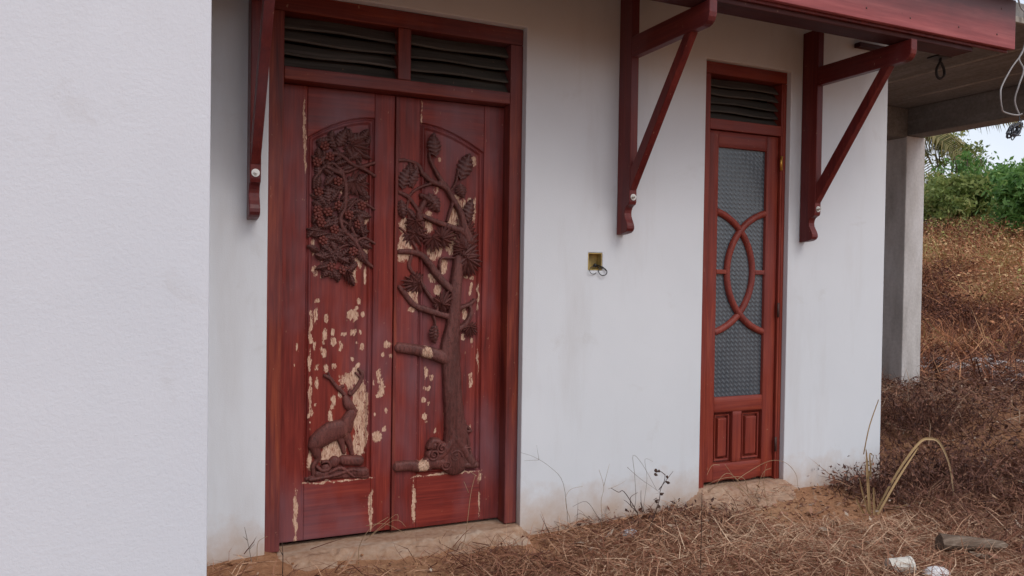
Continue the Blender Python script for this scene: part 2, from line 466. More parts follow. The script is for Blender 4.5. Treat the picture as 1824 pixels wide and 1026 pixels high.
# ------------------------------------------------------------------ carving layout, metres on the door plane (x along the wall, z up)
LEFT_BRANCHES = [([(-0.372, 1.737),(-0.342, 1.774),(-0.311, 1.796),(-0.264, 1.792),(-0.216, 1.756),(-0.175, 1.743),(-0.107, 1.768)], 0.0108),([(-0.349, 1.723),(-0.326, 1.744),(-0.295, 1.75),(-0.247, 1.714),(-0.183, 1.741)], 0.0085),([(-0.183, 1.742),(-0.143, 1.729),(-0.103, 1.706)], 0.0101),([(-0.326, 1.732),(-0.286, 1.715),(-0.255, 1.698),(-0.24, 1.644),(-0.245, 1.548),(-0.264, 1.5),(-0.248, 1.445),(-0.195, 1.392),(-0.162, 1.337),(-0.138, 1.297),(-0.111, 1.275)], 0.0116),([(-0.195, 1.38),(-0.155, 1.409),(-0.099, 1.385)], 0.0085),([(-0.233, 1.525),(-0.213, 1.558),(-0.189, 1.581),(-0.165, 1.584),(-0.129, 1.562),(-0.101, 1.546)], 0.0077),([(-0.272, 1.496),(-0.323, 1.478),(-0.354, 1.457),(-0.369, 1.433)], 0.007),([(-0.195, 1.384),(-0.251, 1.366),(-0.298, 1.333)], 0.007),([(-0.252, 1.485),(-0.212, 1.455),(-0.187, 1.4)], 0.0093),([(-0.386, 1.635),(-0.383, 1.674),(-0.356, 1.715)], 0.0101),([(-0.297, 1.648),(-0.274, 1.641),(-0.254, 1.658),(-0.254, 1.686)], 0.0046)]
LEFT_LEAVES = [(-0.184, 1.83, 0.116, 0.093, -20, 'fan'),(-0.193, 1.877, 0.093, 0.054, 20, 'pin'),(-0.264, 1.87, 0.093, 0.054, 65, 'pin'),(-0.304, 1.851, 0.093, 0.046, 115, 'pin'),(-0.35, 1.832, 0.07, 0.039, 150, 'pin'),(-0.153, 1.896, 0.07, 0.046, 60, 'pin'),(-0.224, 1.807, 0.07, 0.039, -60, 'pin'),(-0.369, 1.791, 0.062, 0.035, -80, 'pin'),(-0.182, 1.655, 0.101, 0.093, -40, 'fan'),(-0.167, 1.688, 0.07, 0.046, 40, 'pin'),(-0.215, 1.677, 0.062, 0.039, 200, 'pin'),(-0.158, 1.625, 0.062, 0.039, -70, 'pin'),(-0.324, 1.599, 0.093, 0.046, 100, 'pin'),(-0.355, 1.582, 0.077, 0.043, 130, 'pin'),(-0.293, 1.601, 0.07, 0.039, 60, 'pin'),(-0.37, 1.558, 0.054, 0.039, 160, 'pin'),(-0.368, 1.714, 0.07, 0.039, 90, 'pin'),(-0.325, 1.709, 0.054, 0.031, -30, 'pin'),(-0.317, 1.67, 0.07, 0.039, 230, 'pin'),(-0.371, 1.659, 0.07, 0.043, -100, 'pin'),(-0.213, 1.526, 0.07, 0.035, 30, 'pin'),(-0.173, 1.552, 0.07, 0.035, 70, 'pin'),(-0.148, 1.521, 0.07, 0.035, -20, 'pin'),(-0.172, 1.488, 0.077, 0.035, -60, 'pin'),(-0.205, 1.499, 0.062, 0.031, 200, 'pin'),(-0.164, 1.449, 0.07, 0.035, -80, 'pin'),(-0.22, 1.47, 0.054, 0.031, -100, 'pin'),(-0.353, 1.418, 0.077, 0.031, 200, 'pin'),(-0.369, 1.441, 0.062, 0.031, 120, 'pin'),(-0.33, 1.458, 0.062, 0.031, 20, 'pin'),(-0.283, 1.42, 0.077, 0.035, -10, 'pin'),(-0.235, 1.406, 0.077, 0.031, 30, 'pin'),(-0.314, 1.404, 0.077, 0.035, 170, 'pin'),(-0.26, 1.437, 0.062, 0.031, 60, 'pin'),(-0.321, 1.348, 0.085, 0.031, 150, 'pin'),(-0.305, 1.325, 0.093, 0.031, 120, 'pin'),(-0.282, 1.318, 0.085, 0.031, 80, 'pin'),(-0.321, 1.317, 0.085, 0.031, 190, 'pin'),(-0.243, 1.335, 0.077, 0.031, 40, 'pin'),(-0.25, 1.303, 0.077, 0.035, -30, 'pin'),(-0.21, 1.32, 0.077, 0.035, -80, 'pin'),(-0.336, 1.27, 0.085, 0.035, 200, 'pin'),(-0.328, 1.246, 0.07, 0.035, 240, 'pin'),(-0.297, 1.255, 0.077, 0.035, -80, 'pin'),(-0.269, 1.231, 0.07, 0.035, -100, 'pin'),(-0.225, 1.232, 0.085, 0.046, -70, 'fan'),(-0.209, 1.212, 0.07, 0.035, -60, 'pin'),(-0.242, 1.255, 0.07, 0.035, -20, 'pin'),(-0.305, 1.282, 0.07, 0.031, 100, 'pin'),(-0.261, 1.548, 0.062, 0.035, 250, 'pin'),(-0.292, 1.546, 0.054, 0.031, 200, 'pin'),(-0.381, 1.495, 0.054, 0.035, -110, 'pin')]
LEFT_BERRIES = [(-0.37, 1.531),(-0.366, 1.503),(-0.323, 1.525),(-0.274, 1.556),(-0.203, 1.344),(-0.25, 1.255),(-0.306, 1.27),(-0.291, 1.444),(-0.376, 1.752),(-0.342, 1.829),(-0.345, 1.391),(-0.165, 1.562),(-0.225, 1.514),(-0.318, 1.781),(-0.354, 1.473),(-0.367, 1.616),(-0.278, 1.669),(-0.18, 1.472)]
RIGHT_BRANCHES = [([(0.169, 1.838),(0.175, 1.798),(0.219, 1.724),(0.257, 1.673),(0.296, 1.616),(0.335, 1.553),(0.355, 1.488),(0.382, 1.416)], [0.0055, 0.0077, 0.011, 0.0132, 0.0143, 0.0154, 0.0187, 0.0275]),([(0.132, 1.736),(0.182, 1.698),(0.232, 1.684),(0.27, 1.656)], [0.0121, 0.0132, 0.0132, 0.0121]),([(0.014, 1.789),(0.059, 1.789),(0.108, 1.775),(0.132, 1.736)], [0.0088, 0.0088, 0.0099, 0.011]),([(0.283, 1.657),(0.307, 1.7),(0.319, 1.761)], [0.0055, 0.0055, 0.0044]),([(0.176, 1.686),(0.121, 1.665),(0.085, 1.64),(0.067, 1.616)], [0.0077, 0.0071, 0.0071, 0.0066]),([(0.017, 1.636),(0.061, 1.615),(0.098, 1.571),(0.126, 1.531)], [0.0099, 0.011, 0.0099, 0.0088]),([(0.128, 1.625),(0.156, 1.612),(0.132, 1.572),(0.117, 1.525),(0.136, 1.485),(0.13, 1.444)], [0.0132, 0.0143, 0.0143, 0.0154, 0.0143, 0.0099]),([(0.141, 1.526),(0.197, 1.505),(0.247, 1.489),(0.298, 1.473),(0.356, 1.452),(0.389, 1.405)], [0.0121, 0.0132, 0.0143, 0.0165, 0.0187, 0.022]),([(0.293, 1.598),(0.278, 1.55),(0.266, 1.508)], [0.0077, 0.0071, 0.0066]),([(0.067, 1.604),(0.057, 1.557),(0.075, 1.5),(0.1, 1.466)], [0.0066, 0.0066, 0.0077, 0.0066]),([(0.095, 1.774),(0.102, 1.722),(0.082, 1.663)], [0.0077, 0.0099, 0.0066]),([(0.324, 1.325),(0.321, 1.257),(0.316, 1.187),(0.312, 1.123),(0.307, 1.052),(0.302, 0.981),(0.29, 0.883),(0.293, 0.826)], [0.0195, 0.0273, 0.0305, 0.0299, 0.0325, 0.0357, 0.0494, 0.052]),([(0.022, 1.349),(0.063, 1.35),(0.128, 1.337),(0.172, 1.297),(0.209, 1.249),(0.247, 1.207),(0.288, 1.169)], [0.013, 0.0143, 0.0156, 0.0175, 0.0182, 0.0182, 0.0182]),([(0.081, 1.326),(0.071, 1.281),(0.093, 1.247),(0.133, 1.227)], [0.0091, 0.0097, 0.0097, 0.0097]),([(0.133, 1.227),(0.137, 1.199),(0.174, 1.144),(0.212, 1.095),(0.221, 1.07)], [0.0078, 0.0084, 0.0091, 0.0091, 0.0078]),([(0.026, 1.177),(0.059, 1.136),(0.102, 1.088),(0.161, 1.067),(0.227, 1.046),(0.29, 1.031)], [0.0117, 0.0143, 0.0149, 0.0156, 0.0156, 0.0169]),([(0.023, 1.465),(0.069, 1.425),(0.099, 1.378),(0.117, 1.351)], [0.0058, 0.0071, 0.0078, 0.0065]),([(0.232, 1.245),(0.229, 1.291),(0.238, 1.321),(0.275, 1.323),(0.327, 1.325)], [0.0058, 0.0058, 0.0052, 0.0052, 0.0052]),([(0.335, 1.073),(0.392, 1.094),(0.416, 1.116)], [0.0104, 0.0091, 0.0078]),([(0.333, 0.967),(0.378, 1.002),(0.4, 1.052),(0.392, 1.087)], [0.0143, 0.013, 0.0104, 0.0078]),([(0.198, 1.039),(0.209, 1.011),(0.206, 0.969)], [0.0052, 0.0058, 0.0052]),([(0.025, 0.884),(0.091, 0.874),(0.149, 0.862),(0.2, 0.85),(0.275, 0.82)], [0.026, 0.0273, 0.0286, 0.0299, 0.0338]),([(0.293, 0.834),(0.299, 0.77),(0.304, 0.664),(0.315, 0.557),(0.321, 0.478),(0.326, 0.392),(0.32, 0.315)], [0.0468, 0.0468, 0.0474, 0.0494, 0.0533, 0.0637, 0.078]),([(0.366, 0.49),(0.409, 0.454),(0.378, 0.446),(0.372, 0.375),(0.396, 0.33)], [0.0091, 0.0065, 0.0078, 0.0156, 0.0195])]
RIGHT_ROCKS = [([(0.199, 0.395),(0.207, 0.393)], [0.0221, 0.0221]),([(0.255, 0.38),(0.259, 0.383)], [0.026, 0.026]),([(0.192, 0.35),(0.2, 0.346)], [0.026, 0.026]),([(0.319, 0.336),(0.327, 0.339)], [0.0325, 0.0325]),([(0.38, 0.353),(0.388, 0.345)], [0.0234, 0.0234]),([(0.178, 0.312),(0.26, 0.302),(0.365, 0.304)], [0.0292, 0.0292, 0.0312]),([(0.023, 0.305),(0.077, 0.306),(0.135, 0.297),(0.186, 0.294)], [0.0273, 0.026, 0.0273, 0.0221])]
RIGHT_LEAVES = [(0.191, 1.872, 0.104, 0.052, 95, 'pin'),(0.354, 1.778, 0.126, 0.06, 65, 'pin'),(0.337, 1.663, 0.063, 0.047, -80, 'pin'),(0.193, 1.596, 0.093, 0.055, -60, 'pin'),(0.381, 1.561, 0.104, 0.049, 80, 'pin'),(0.045, 1.704, 0.104, 0.055, 75, 'pin'),(0.087, 1.71, 0.093, 0.044, 70, 'pin'),(0.032, 1.556, 0.082, 0.044, -85, 'pin'),(0.077, 1.535, 0.06, 0.033, -50, 'pin'),(0.096, 1.471, 0.077, 0.066, -90, 'fan'),(0.072, 1.749, 0.055, 0.038, 100, 'pin'),(0.159, 1.609, 0.055, 0.033, -30, 'pin'),(0.105, 1.43, 0.084, 0.091, -30, 'fan'),(0.09, 1.461, 0.078, 0.058, 120, 'fan'),(0.193, 1.395, 0.078, 0.071, -80, 'fan'),(0.258, 1.435, 0.078, 0.078, 30, 'fan'),(0.372, 1.414, 0.097, 0.091, 60, 'fan'),(0.376, 1.351, 0.097, 0.091, 20, 'fan'),(0.389, 1.301, 0.097, 0.084, -40, 'fan'),(0.366, 1.272, 0.071, 0.065, -90, 'fan'),(0.334, 1.371, 0.078, 0.052, 180, 'fan'),(0.087, 1.195, 0.091, 0.071, 190, 'fan'),(0.101, 1.212, 0.078, 0.052, 60, 'fan'),(0.256, 1.116, 0.078, 0.071, 45, 'fan'),(0.245, 1.095, 0.071, 0.045, -20, 'fan'),(0.397, 0.962, 0.058, 0.052, -70, 'fan'),(0.204, 0.951, 0.084, 0.039, -95, 'pin'),(0.363, 1.478, 0.078, 0.078, 80, 'fan')]
DEER = [([(-0.377, 0.439),(-0.356, 0.457),(-0.298, 0.493),(-0.245, 0.506),(-0.222, 0.525)], [0.026, 0.0403, 0.0481, 0.0455, 0.0338]),([(-0.231, 0.515),(-0.215, 0.548),(-0.202, 0.574)], [0.0338, 0.0299, 0.0247]),([(-0.226, 0.649),(-0.214, 0.618),(-0.196, 0.6),(-0.18, 0.587)], [0.0156, 0.0234, 0.0156, 0.0097]),([(-0.212, 0.672),(-0.208, 0.691)], [0.0052, 0.0032]),([(-0.235, 0.669),(-0.26, 0.696),(-0.282, 0.72),(-0.3, 0.746),(-0.327, 0.762)], [0.0078, 0.0084, 0.0071, 0.0071, 0.0058]),([(-0.301, 0.747),(-0.309, 0.772)], [0.0052, 0.0039]),([(-0.258, 0.699),(-0.24, 0.708)], [0.0058, 0.0052]),([(-0.203, 0.668),(-0.173, 0.703),(-0.154, 0.736),(-0.151, 0.766),(-0.167, 0.786)], [0.0078, 0.0078, 0.0078, 0.0078, 0.0058]),([(-0.155, 0.743),(-0.181, 0.768)], [0.0052, 0.0045]),([(-0.152, 0.76),(-0.143, 0.773)], [0.0045, 0.0039]),([(-0.231, 0.495),(-0.212, 0.447),(-0.202, 0.412),(-0.195, 0.384)], [0.0234, 0.0169, 0.0117, 0.0097]),([(-0.258, 0.477),(-0.241, 0.429),(-0.233, 0.393)], [0.0195, 0.013, 0.0097]),([(-0.376, 0.439),(-0.362, 0.405),(-0.355, 0.371),(-0.376, 0.34),(-0.367, 0.287)], [0.0286, 0.0208, 0.013, 0.0117, 0.013])]
DEER_ROCKS = [([(-0.236, 0.358),(-0.162, 0.348)], [0.0234, 0.0247]),([(-0.282, 0.351),(-0.278, 0.354)], [0.026, 0.026]),([(-0.319, 0.328),(-0.312, 0.328)], [0.0221, 0.0221]),([(-0.355, 0.299),(-0.296, 0.3),(-0.236, 0.301),(-0.134, 0.292)], [0.0221, 0.0195, 0.0169, 0.0234]),([(-0.403, 0.283),(-0.367, 0.283)], [0.0117, 0.0169]),([(-0.289, 0.289),(-0.202, 0.284),(-0.127, 0.274)], [0.0182, 0.0156, 0.0182])]
PEEL = [(-0.392, 1.04, 0.0092, 0.035),(-0.37, 1.04, 0.0105, 0.035),(-0.394, 0.99, 0.0092, 0.0312),(-0.393, 0.933, 0.0079, 0.025),(-0.396, 0.839, 0.0092, 0.05),(-0.378, 0.901, 0.0079, 0.02),(-0.364, 1.112, 0.0092, 0.0087),(-0.321, 1.03, 0.0092, 0.0187),(-0.457, 0.897, 0.0066, 0.0187),(-0.466, 0.816, 0.0052, 0.01),(-0.331, 0.945, 0.0131, 0.0337),(-0.292, 0.967, 0.0105, 0.0175),(-0.286, 0.921, 0.0118, 0.02),(-0.256, 0.898, 0.0092, 0.0225),(-0.336, 0.871, 0.0131, 0.0225),(-0.24, 0.952, 0.0118, 0.01),(-0.17, 1.106, 0.0092, 0.015),(-0.179, 1.071, 0.0131, 0.01),(-0.211, 1.045, 0.0157, 0.0187),(-0.185, 1.039, 0.0157, 0.0275),(-0.153, 1.045, 0.0105, 0.0125),(-0.197, 0.955, 0.0131, 0.0175),(-0.158, 0.963, 0.0079, 0.01),(-0.151, 0.893, 0.0092, 0.0175),(-0.176, 0.909, 0.0079, 0.0075),(-0.361, 0.802, 0.0092, 0.0175),(-0.285, 0.797, 0.0105, 0.015),(-0.198, 0.833, 0.0092, 0.0112),(-0.32, 0.792, 0.0131, 0.02),(-0.391, 0.738, 0.0105, 0.0175),(-0.362, 0.729, 0.0105, 0.025),(-0.394, 0.687, 0.0118, 0.0225),(-0.394, 0.649, 0.0079, 0.0225),(-0.393, 0.599, 0.0105, 0.0275),(-0.395, 0.544, 0.0052, 0.0062),(-0.369, 0.625, 0.0079, 0.0087),(-0.288, 0.631, 0.0105, 0.0275),(-0.298, 0.567, 0.0118, 0.0275),(-0.256, 0.68, 0.0105, 0.0312),(-0.246, 0.738, 0.0131, 0.0225),(-0.169, 0.806, 0.0105, 0.01),(-0.031, 0.9, 0.0236, 0.015),(-0.051, 0.852, 0.0079, 0.0125),(-0.014, 0.843, 0.0079, 0.0125),(-0.07, 0.75, 0.0105, 0.04),(-0.056, 0.69, 0.0157, 0.0375),(-0.075, 0.652, 0.0092, 0.0087),(-0.096, 0.725, 0.0066, 0.0175),(-0.09, 0.565, 0.0066, 0.01),(-0.031, 0.58, 0.0092, 0.0112),(-0.042, 0.495, 0.0092, 0.01),(-0.079, 0.46, 0.021, 0.025),(-0.165, 0.637, 0.0262, 0.075),(-0.16, 0.507, 0.0249, 0.0875),(-0.165, 0.416, 0.0236, 0.05),(-0.184, 0.716, 0.0394, 0.0312),(-0.207, 0.73, 0.0262, 0.0437),(-0.184, 0.768, 0.0184, 0.0275),(-0.293, 0.401, 0.0459, 0.0375),(-0.331, 0.378, 0.0184, 0.0275),(-0.249, 0.423, 0.0184, 0.0275),(-0.393, 0.371, 0.0118, 0.04),(-0.455, 0.124, 0.0079, 0.1187),(-0.104, 0.097, 0.0105, 0.0937),(0.112, 0.107, 0.0092, 0.1),(0.458, 0.062, 0.0066, 0.0625),(0.457, 0.213, 0.0092, 0.0225),(0.437, 1.13, 0.0039, 0.075),(0.441, 0.799, 0.0039, 0.0562),(0.17, 0.754, 0.0131, 0.0275),(0.196, 0.729, 0.0105, 0.015),(0.164, 0.682, 0.0105, 0.01),(0.185, 0.678, 0.0105, 0.01),(0.16, 0.624, 0.0105, 0.015),(0.182, 0.605, 0.0079, 0.01),(0.166, 0.539, 0.0118, 0.0212),(0.177, 0.511, 0.0079, 0.01),(0.222, 0.468, 0.0066, 0.0112),(0.405, 0.704, 0.0105, 0.035),(0.372, 1.034, 0.0118, 0.03),(0.362, 0.929, 0.0118, 0.015),(0.41, 0.914, 0.0092, 0.0125),(0.409, 0.472, 0.0079, 0.0087),(0.401, 1.164, 0.0079, 0.0275),(-0.145, 1.601, 0.0163, 0.0232),(-0.14, 1.506, 0.0114, 0.031),(-0.142, 1.353, 0.0138, 0.031),(-0.387, 1.362, 0.0098, 0.0349),(-0.352, 1.316, 0.0146, 0.0232),(-0.375, 1.249, 0.0146, 0.0232),(-0.343, 1.222, 0.0081, 0.0093),(-0.297, 1.227, 0.0146, 0.0093),(-0.269, 1.219, 0.0098, 0.0155),(-0.201, 1.232, 0.0203, 0.0426),(-0.17, 1.297, 0.0203, 0.0271),(-0.141, 1.233, 0.0057, 0.0387),(-0.258, 1.623, 0.0065, 0.0116),(0.208, 1.659, 0.0115, 0.022),(0.172, 1.539, 0.0173, 0.0137),(0.307, 1.521, 0.0289, 0.0605),(0.412, 1.562, 0.0115, 0.0605),(0.385, 1.621, 0.0115, 0.011),(0.173, 1.474, 0.0231, 0.033),(0.045, 1.475, 0.0231, 0.033),(0.409, 1.809, 0.0104, 0.022),(0.227, 1.807, 0.0069, 0.011),(0.321, 1.629, 0.0173, 0.0165),(0.055, 1.391, 0.0341, 0.039),(0.223, 1.361, 0.0205, 0.039),(0.285, 1.384, 0.0239, 0.039),(0.253, 1.284, 0.0171, 0.0357),(0.197, 1.332, 0.0205, 0.0195),(0.195, 1.22, 0.0205, 0.0227),(0.225, 1.165, 0.0171, 0.026),(0.095, 1.136, 0.0273, 0.0325),(0.378, 1.23, 0.0109, 0.0091),(0.405, 1.227, 0.0102, 0.0097),(0.406, 1.187, 0.0055, 0.0162),(0.398, 1.152, 0.0068, 0.0143),(0.373, 1.045, 0.0102, 0.026),(0.088, 1.067, 0.0171, 0.013)]
WORN_TREE = [(0.162, 0.854, 0.0259, 0.0357),(0.153, 0.301, 0.0273, 0.0292)]
W_BERRY = [[(1.121, -0.14),(1.153, -0.07),(1.205, 0.034),(1.258, 0.131),(1.28, 0.166),(1.313, 0.209),(1.31, 0.242)], [(1.31, 0.242),(1.267, 0.268),(1.239, 0.272)], [(1.258, 0.131),(1.248, 0.118)], [(1.28, 0.166),(1.357, 0.257)]]
W_BERRIES = [[(1.247, 0.122),(1.261, 0.095),(1.28, 0.156),(1.313, 0.205),(1.308, 0.238),(1.235, 0.274),(1.251, 0.275),(1.238, 0.255)]]
W_A = [[(1.048, -0.025),(1.003, 0.028),(0.948, 0.1),(0.884, 0.074)], [(0.96, 0.014),(0.916, 0.043),(0.895, 0.021)]]
W_B = [[(1.065, -0.013),(1.075, 0.072),(1.084, 0.148),(1.038, 0.248)], [(1.084, 0.148),(1.102, 0.272)], [(1.084, 0.148),(1.134, 0.162),(1.196, 0.176)]]
W_C = [[(1.225, -0.001),(1.226, 0.086),(1.232, 0.211),(1.236, 0.308),(1.3, 0.254),(1.385, 0.109)], [(1.265, -0.015),(1.281, 0.071),(1.313, 0.184),(1.313, 0.28),(1.364, 0.263)], [(1.203, 0.248),(1.29, 0.177),(1.391, 0.106),(1.35, 0.103)]]
W_D = [[(1.24, -0.013),(1.205, 0.048),(1.147, 0.141),(1.13, 0.133),(1.091, 0.156)], [(1.205, 0.048),(1.181, 0.108),(1.214, 0.136)], [(1.262, 0.023),(1.255, 0.072),(1.269, 0.128)], [(1.285, 0.011),(1.273, 0.051),(1.255, 0.072)], [(1.216, 0.028),(1.17, 0.081),(1.159, 0.092)]]
W_E = [[(0.886, 0.001),(0.869, 0.051),(0.873, 0.107),(0.905, 0.146),(0.964, 0.16)]]
W_F = [[(0.881, -0.029),(0.834, 0.193),(0.764, 0.28),(0.685, 0.333),(0.619, 0.357)], [(0.722, 0.311),(0.708, 0.387)], [(0.722, 0.311),(0.629, 0.319)]]
W_G = [[(2.04, -0.036),(2.071, -0.244),(1.995, -0.336)], [(2.04, -0.056),(1.974, -0.018),(1.907, 0.08),(1.842, 0.146),(1.74, 0.245)], [(1.842, 0.146),(1.918, 0.179),(2.032, 0.24),(2.098, 0.24),(2.153, 0.178),(2.189, 0.093)], [(1.907, 0.08),(1.829, 0.173),(1.704, 0.199),(1.619, 0.192),(1.572, 0.153)], [(1.855, 0.135),(1.753, 0.199),(1.667, 0.212),(1.607, 0.169),(1.584, 0.122)], [(1.921, 0.058),(1.93, 0.198),(1.981, 0.224)], [(1.793, 0.121),(1.717, 0.168),(1.656, 0.145),(1.633, 0.108)], [(1.961, -0.007),(1.869, 0.094),(1.768, 0.124),(1.67, 0.104)], [(1.728, 0.236),(1.666, 0.242),(1.594, 0.209)], [(2.046, -0.036),(2.036, 0.118),(2.043, 0.219)]]
REED = [[(2.608, -0.093),(2.576, 0.115),(2.549, 0.306)], [(2.626, -0.095),(2.814, 0.14),(2.993, 0.304),(3.086, 0.323),(3.159, 0.291),(3.237, 0.152),(3.278, -0.053)], [(2.634, -0.081),(2.797, 0.119),(2.965, 0.286)], [(2.55, 0.274),(2.592, 0.428),(2.658, 0.575)], [(2.567, 0.116),(2.606, 0.27)], [(2.592, 0.145),(2.584, 0.271),(2.615, 0.263)], [(2.607, 0.087),(2.622, -0.111),(2.611, -0.189),(2.544, -0.265)], [(2.775, -0.048),(2.911, -0.037),(3.099, -0.051),(3.371, -0.147)], [(2.697, -0.136),(2.744, -0.189),(2.768, -0.263)], [(2.591, -0.091),(2.53, 0.057),(2.506, 0.153)], [(2.582, -0.09),(2.519, -0.005),(2.496, 0.044)]]
STALK1 = [[(1.171, -0.096),(1.158, 0.082),(1.149, 0.308)]]
STALK2 = [[(-0.558, -0.04),(-0.561, 0.066),(-0.564, 0.121)], [(-0.561, 0.066),(-0.575, 0.092)]]
STALK3 = [[(0.267, -0.07),(0.283, 0.021),(0.314, 0.204),(0.347, 0.286)], [(0.314, 0.204),(0.291, 0.26)], [(0.348, 0.268),(0.382, 0.291)], [(0.347, 0.286),(0.319, 0.305)]]
STALK4 = [[(-0.666, -0.006),(-0.676, 0.056),(-0.695, 0.144)], [(-0.676, 0.056),(-0.657, 0.078)], [(-0.685, 0.094),(-0.704, 0.116)]]
STALK5 = [[(-0.642, 0.012),(-0.638, 0.073),(-0.603, 0.1)]]
TUFT = [[(-0.222, 0.03),(-0.185, 0.113),(-0.096, 0.153)], [(-0.197, 0.051),(-0.07, 0.137),(-0.018, 0.105)], [(-0.185, 0.113),(-0.096, 0.115),(0.01, 0.051)], [(-0.172, 0.061),(-0.057, 0.153),(-0.052, 0.132)]]
CABLE_A = [(3.773, 2.988), (3.819, 2.946), (3.849, 2.902), (3.857, 2.798), (3.848, 2.699), (3.809, 2.629), (3.828, 2.559), (3.79, 2.465), (3.779, 2.367), (3.82, 2.282)]
CABLE_B = [(3.855, 3.001), (3.854, 2.903), (3.85, 2.797), (3.811, 2.67), (3.734, 2.563), (3.652, 2.441), (3.617, 2.374), (3.632, 2.311), (3.682, 2.288), (3.795, 2.279), (3.822, 2.288)]

PEEL = [(x, z, a * 0.92, b * 0.95) for x, z, a, b in PEEL]
PEEL += [(-0.155, 0.62, 0.030, 0.10), (-0.150, 0.47, 0.026, 0.08), (-0.275, 0.40, 0.050, 0.05), (0.305, 1.45, 0.035, 0.055), (0.20, 1.37, 0.030, 0.05), (0.05, 1.36, 0.035, 0.05), (0.345, 1.55, 0.03, 0.06)]
# the panel's lower lips are worn to bare wood
PEEL += [(-0.262, 0.262, 0.150, 0.0045), (0.288, 0.247, 0.160, 0.0045), (-0.433, 1.93, 0.004, 0.14), (-0.428, 1.80, 0.004, 0.10), (0.128, 2.03, 0.004, 0.05)]

def peel_at(x, z):
    x = np.asarray(x, float); z = np.asarray(z, float)
    x, z = x + 0.016 * fbm(x * 45, z * 30, 61, 3), z + 0.020 * fbm(x * 45, z * 30, 62, 3)
    v = np.full(x.shape, -1.0)
    for cx, cz, a, b in PEEL:
        m = (np.abs(x - cx) < a * 2.2) & (np.abs(z - cz) < b * 2.2)
        if m.any():
            d = (np.abs((x[m] - cx) / a) ** 2.6 + np.abs((z[m] - cz) / b) ** 2.6) ** (1 / 2.6)
            v[m] = np.maximum(v[m], np.clip((1.18 - d) * 1.5, -1, 0.55))
    return v

# ================================================================== ground
def hill_s(x, y):
    return (x + 1.05) * 0.81 + (y + 3.57) * 0.59

def ground_z(x, y):
    x = np.asarray(x, float); y = np.asarray(y, float)
    z = -0.058 - 0.035 * np.clip(-y, 0, 8) + 0.05 * fbm(x * 1.3, y * 1.3, 3) + 0.02 * fbm(x * 6, y * 6, 9)
    # heap of soil in the corner beside the projecting wall
    z = z + 0.055 * smooth(-0.45, -0.62, x) * smooth(-0.35, 0.0, y) * (1 - smooth(0.62, 0.95, -x) * 0.8)
    # soil banked against the narrow door and the wall end
    z = z + 0.05 * np.exp(-((x - 2.5) / 0.5) ** 2) * smooth(-0.5, 0.0, y)
    # rise behind the house end, round the column and out to the bank
    z = z + 0.30 * smooth(3.1, 5.6, x + 0.55 * y) * smooth(-1.6, 1.2, y)
    s = hill_s(x, y)
    lat = (x + 1.05) * 0.59 - (y + 3.57) * 0.81
    sb = s + 0.9 * fbm(x * 0.25, y * 0.25, 31) + 0.25 * np.clip(lat, -6, 6)
    z = z + 0.12 * smooth(7.5, 12, s)
    z = z + 1.75 * smooth(12.6, 18.5, sb) + 0.7 * smooth(18, 30, sb) + 0.35 * fbm(x * 0.6, y * 0.6, 5) * smooth(12, 15, sb)
    return z

N = 300
u = np.linspace(-1, 1, N)
gx = 3.0 + 9.0 * u + 330 * np.abs(u) ** 5 * np.sign(u) 
gy = 0.5 + 8.0 * u + 330 * np.abs(u) ** 5 * np.sign(u)
GX, GY = np.meshgrid(gx, gy, indexing='ij')
GZ = ground_z(GX, GY)
idx = np.arange(N * N).reshape(N, N)
F = np.stack([idx[:-1, :-1], idx[1:, :-1], idx[1:, 1:], idx[:-1, 1:]], -1).reshape(-1, 4)
g = link('ground', fast_mesh('ground', np.stack([GX, GY, GZ], -1).reshape(-1, 3), F, True), None, M_soil)
tag(g, 'bare brown soil ground rising to a bank beyond the house', kind='structure')

# ================================================================== house walls
def wall_mesh(name, xs, zs, holes, y0, y1):
    """wall slab with openings: only faces between solid and air are made"""
    mb = MB()
    nx, nz = len(xs) - 1, len(zs) - 1
    def solid(i, k):
        if i < 0 or k < 0 or i >= nx or k >= nz: return False
        cx, cz = (xs[i] + xs[i + 1]) / 2, (zs[k] + zs[k + 1]) / 2
        return not any(a < cx < b and c < cz < d for a, b, c, d in holes)
    for i in range(nx):
        for k in range(nz):
            if not solid(i, k): continue
            a, b, c, d = xs[i], xs[i + 1], zs[k], zs[k + 1]
            mb.add([(a, y0, c), (b, y0, c), (b, y0, d), (a, y0, d)], [[0, 1, 2, 3]])
            mb.add([(a, y1, c), (b, y1, c), (b, y1, d), (a, y1, d)], [[3, 2, 1, 0]])
            if not solid(i - 1, k): mb.add([(a, y0, c), (a, y0, d), (a, y1, d), (a, y1, c)], [[0, 1, 2, 3]])
            if not solid(i + 1, k): mb.add([(b, y0, c), (b, y1, c), (b, y1, d), (b, y0, d)], [[0, 1, 2, 3]])
            if not solid(i, k - 1): mb.add([(a, y0, c), (a, y1, c), (b, y1, c), (b, y0, c)], [[0, 1, 2, 3]])
            if not solid(i, k + 1): mb.add([(a, y0, d), (b, y0, d), (b, y1, d), (a, y1, d)], [[0, 1, 2, 3]])
    me = bpy.data.meshes.new(name)
    me.from_pydata(mb.v, [], mb.f)
    bm = bmesh.new(); bm.from_mesh(me)
    bmesh.ops.remove_doubles(bm, verts=bm.verts, dist=1e-5)
    bmesh.ops.recalc_face_normals(bm, faces=bm.faces)
    sharp = [e for e in bm.edges if len(e.link_faces) == 2 and e.calc_face_angle(0) > 1]
    bmesh.ops.bevel(bm, geom=sharp, offset=0.004, segments=2, profile=0.5, affect='EDGES')
    bm.to_mesh(me); bm.free()
    return me

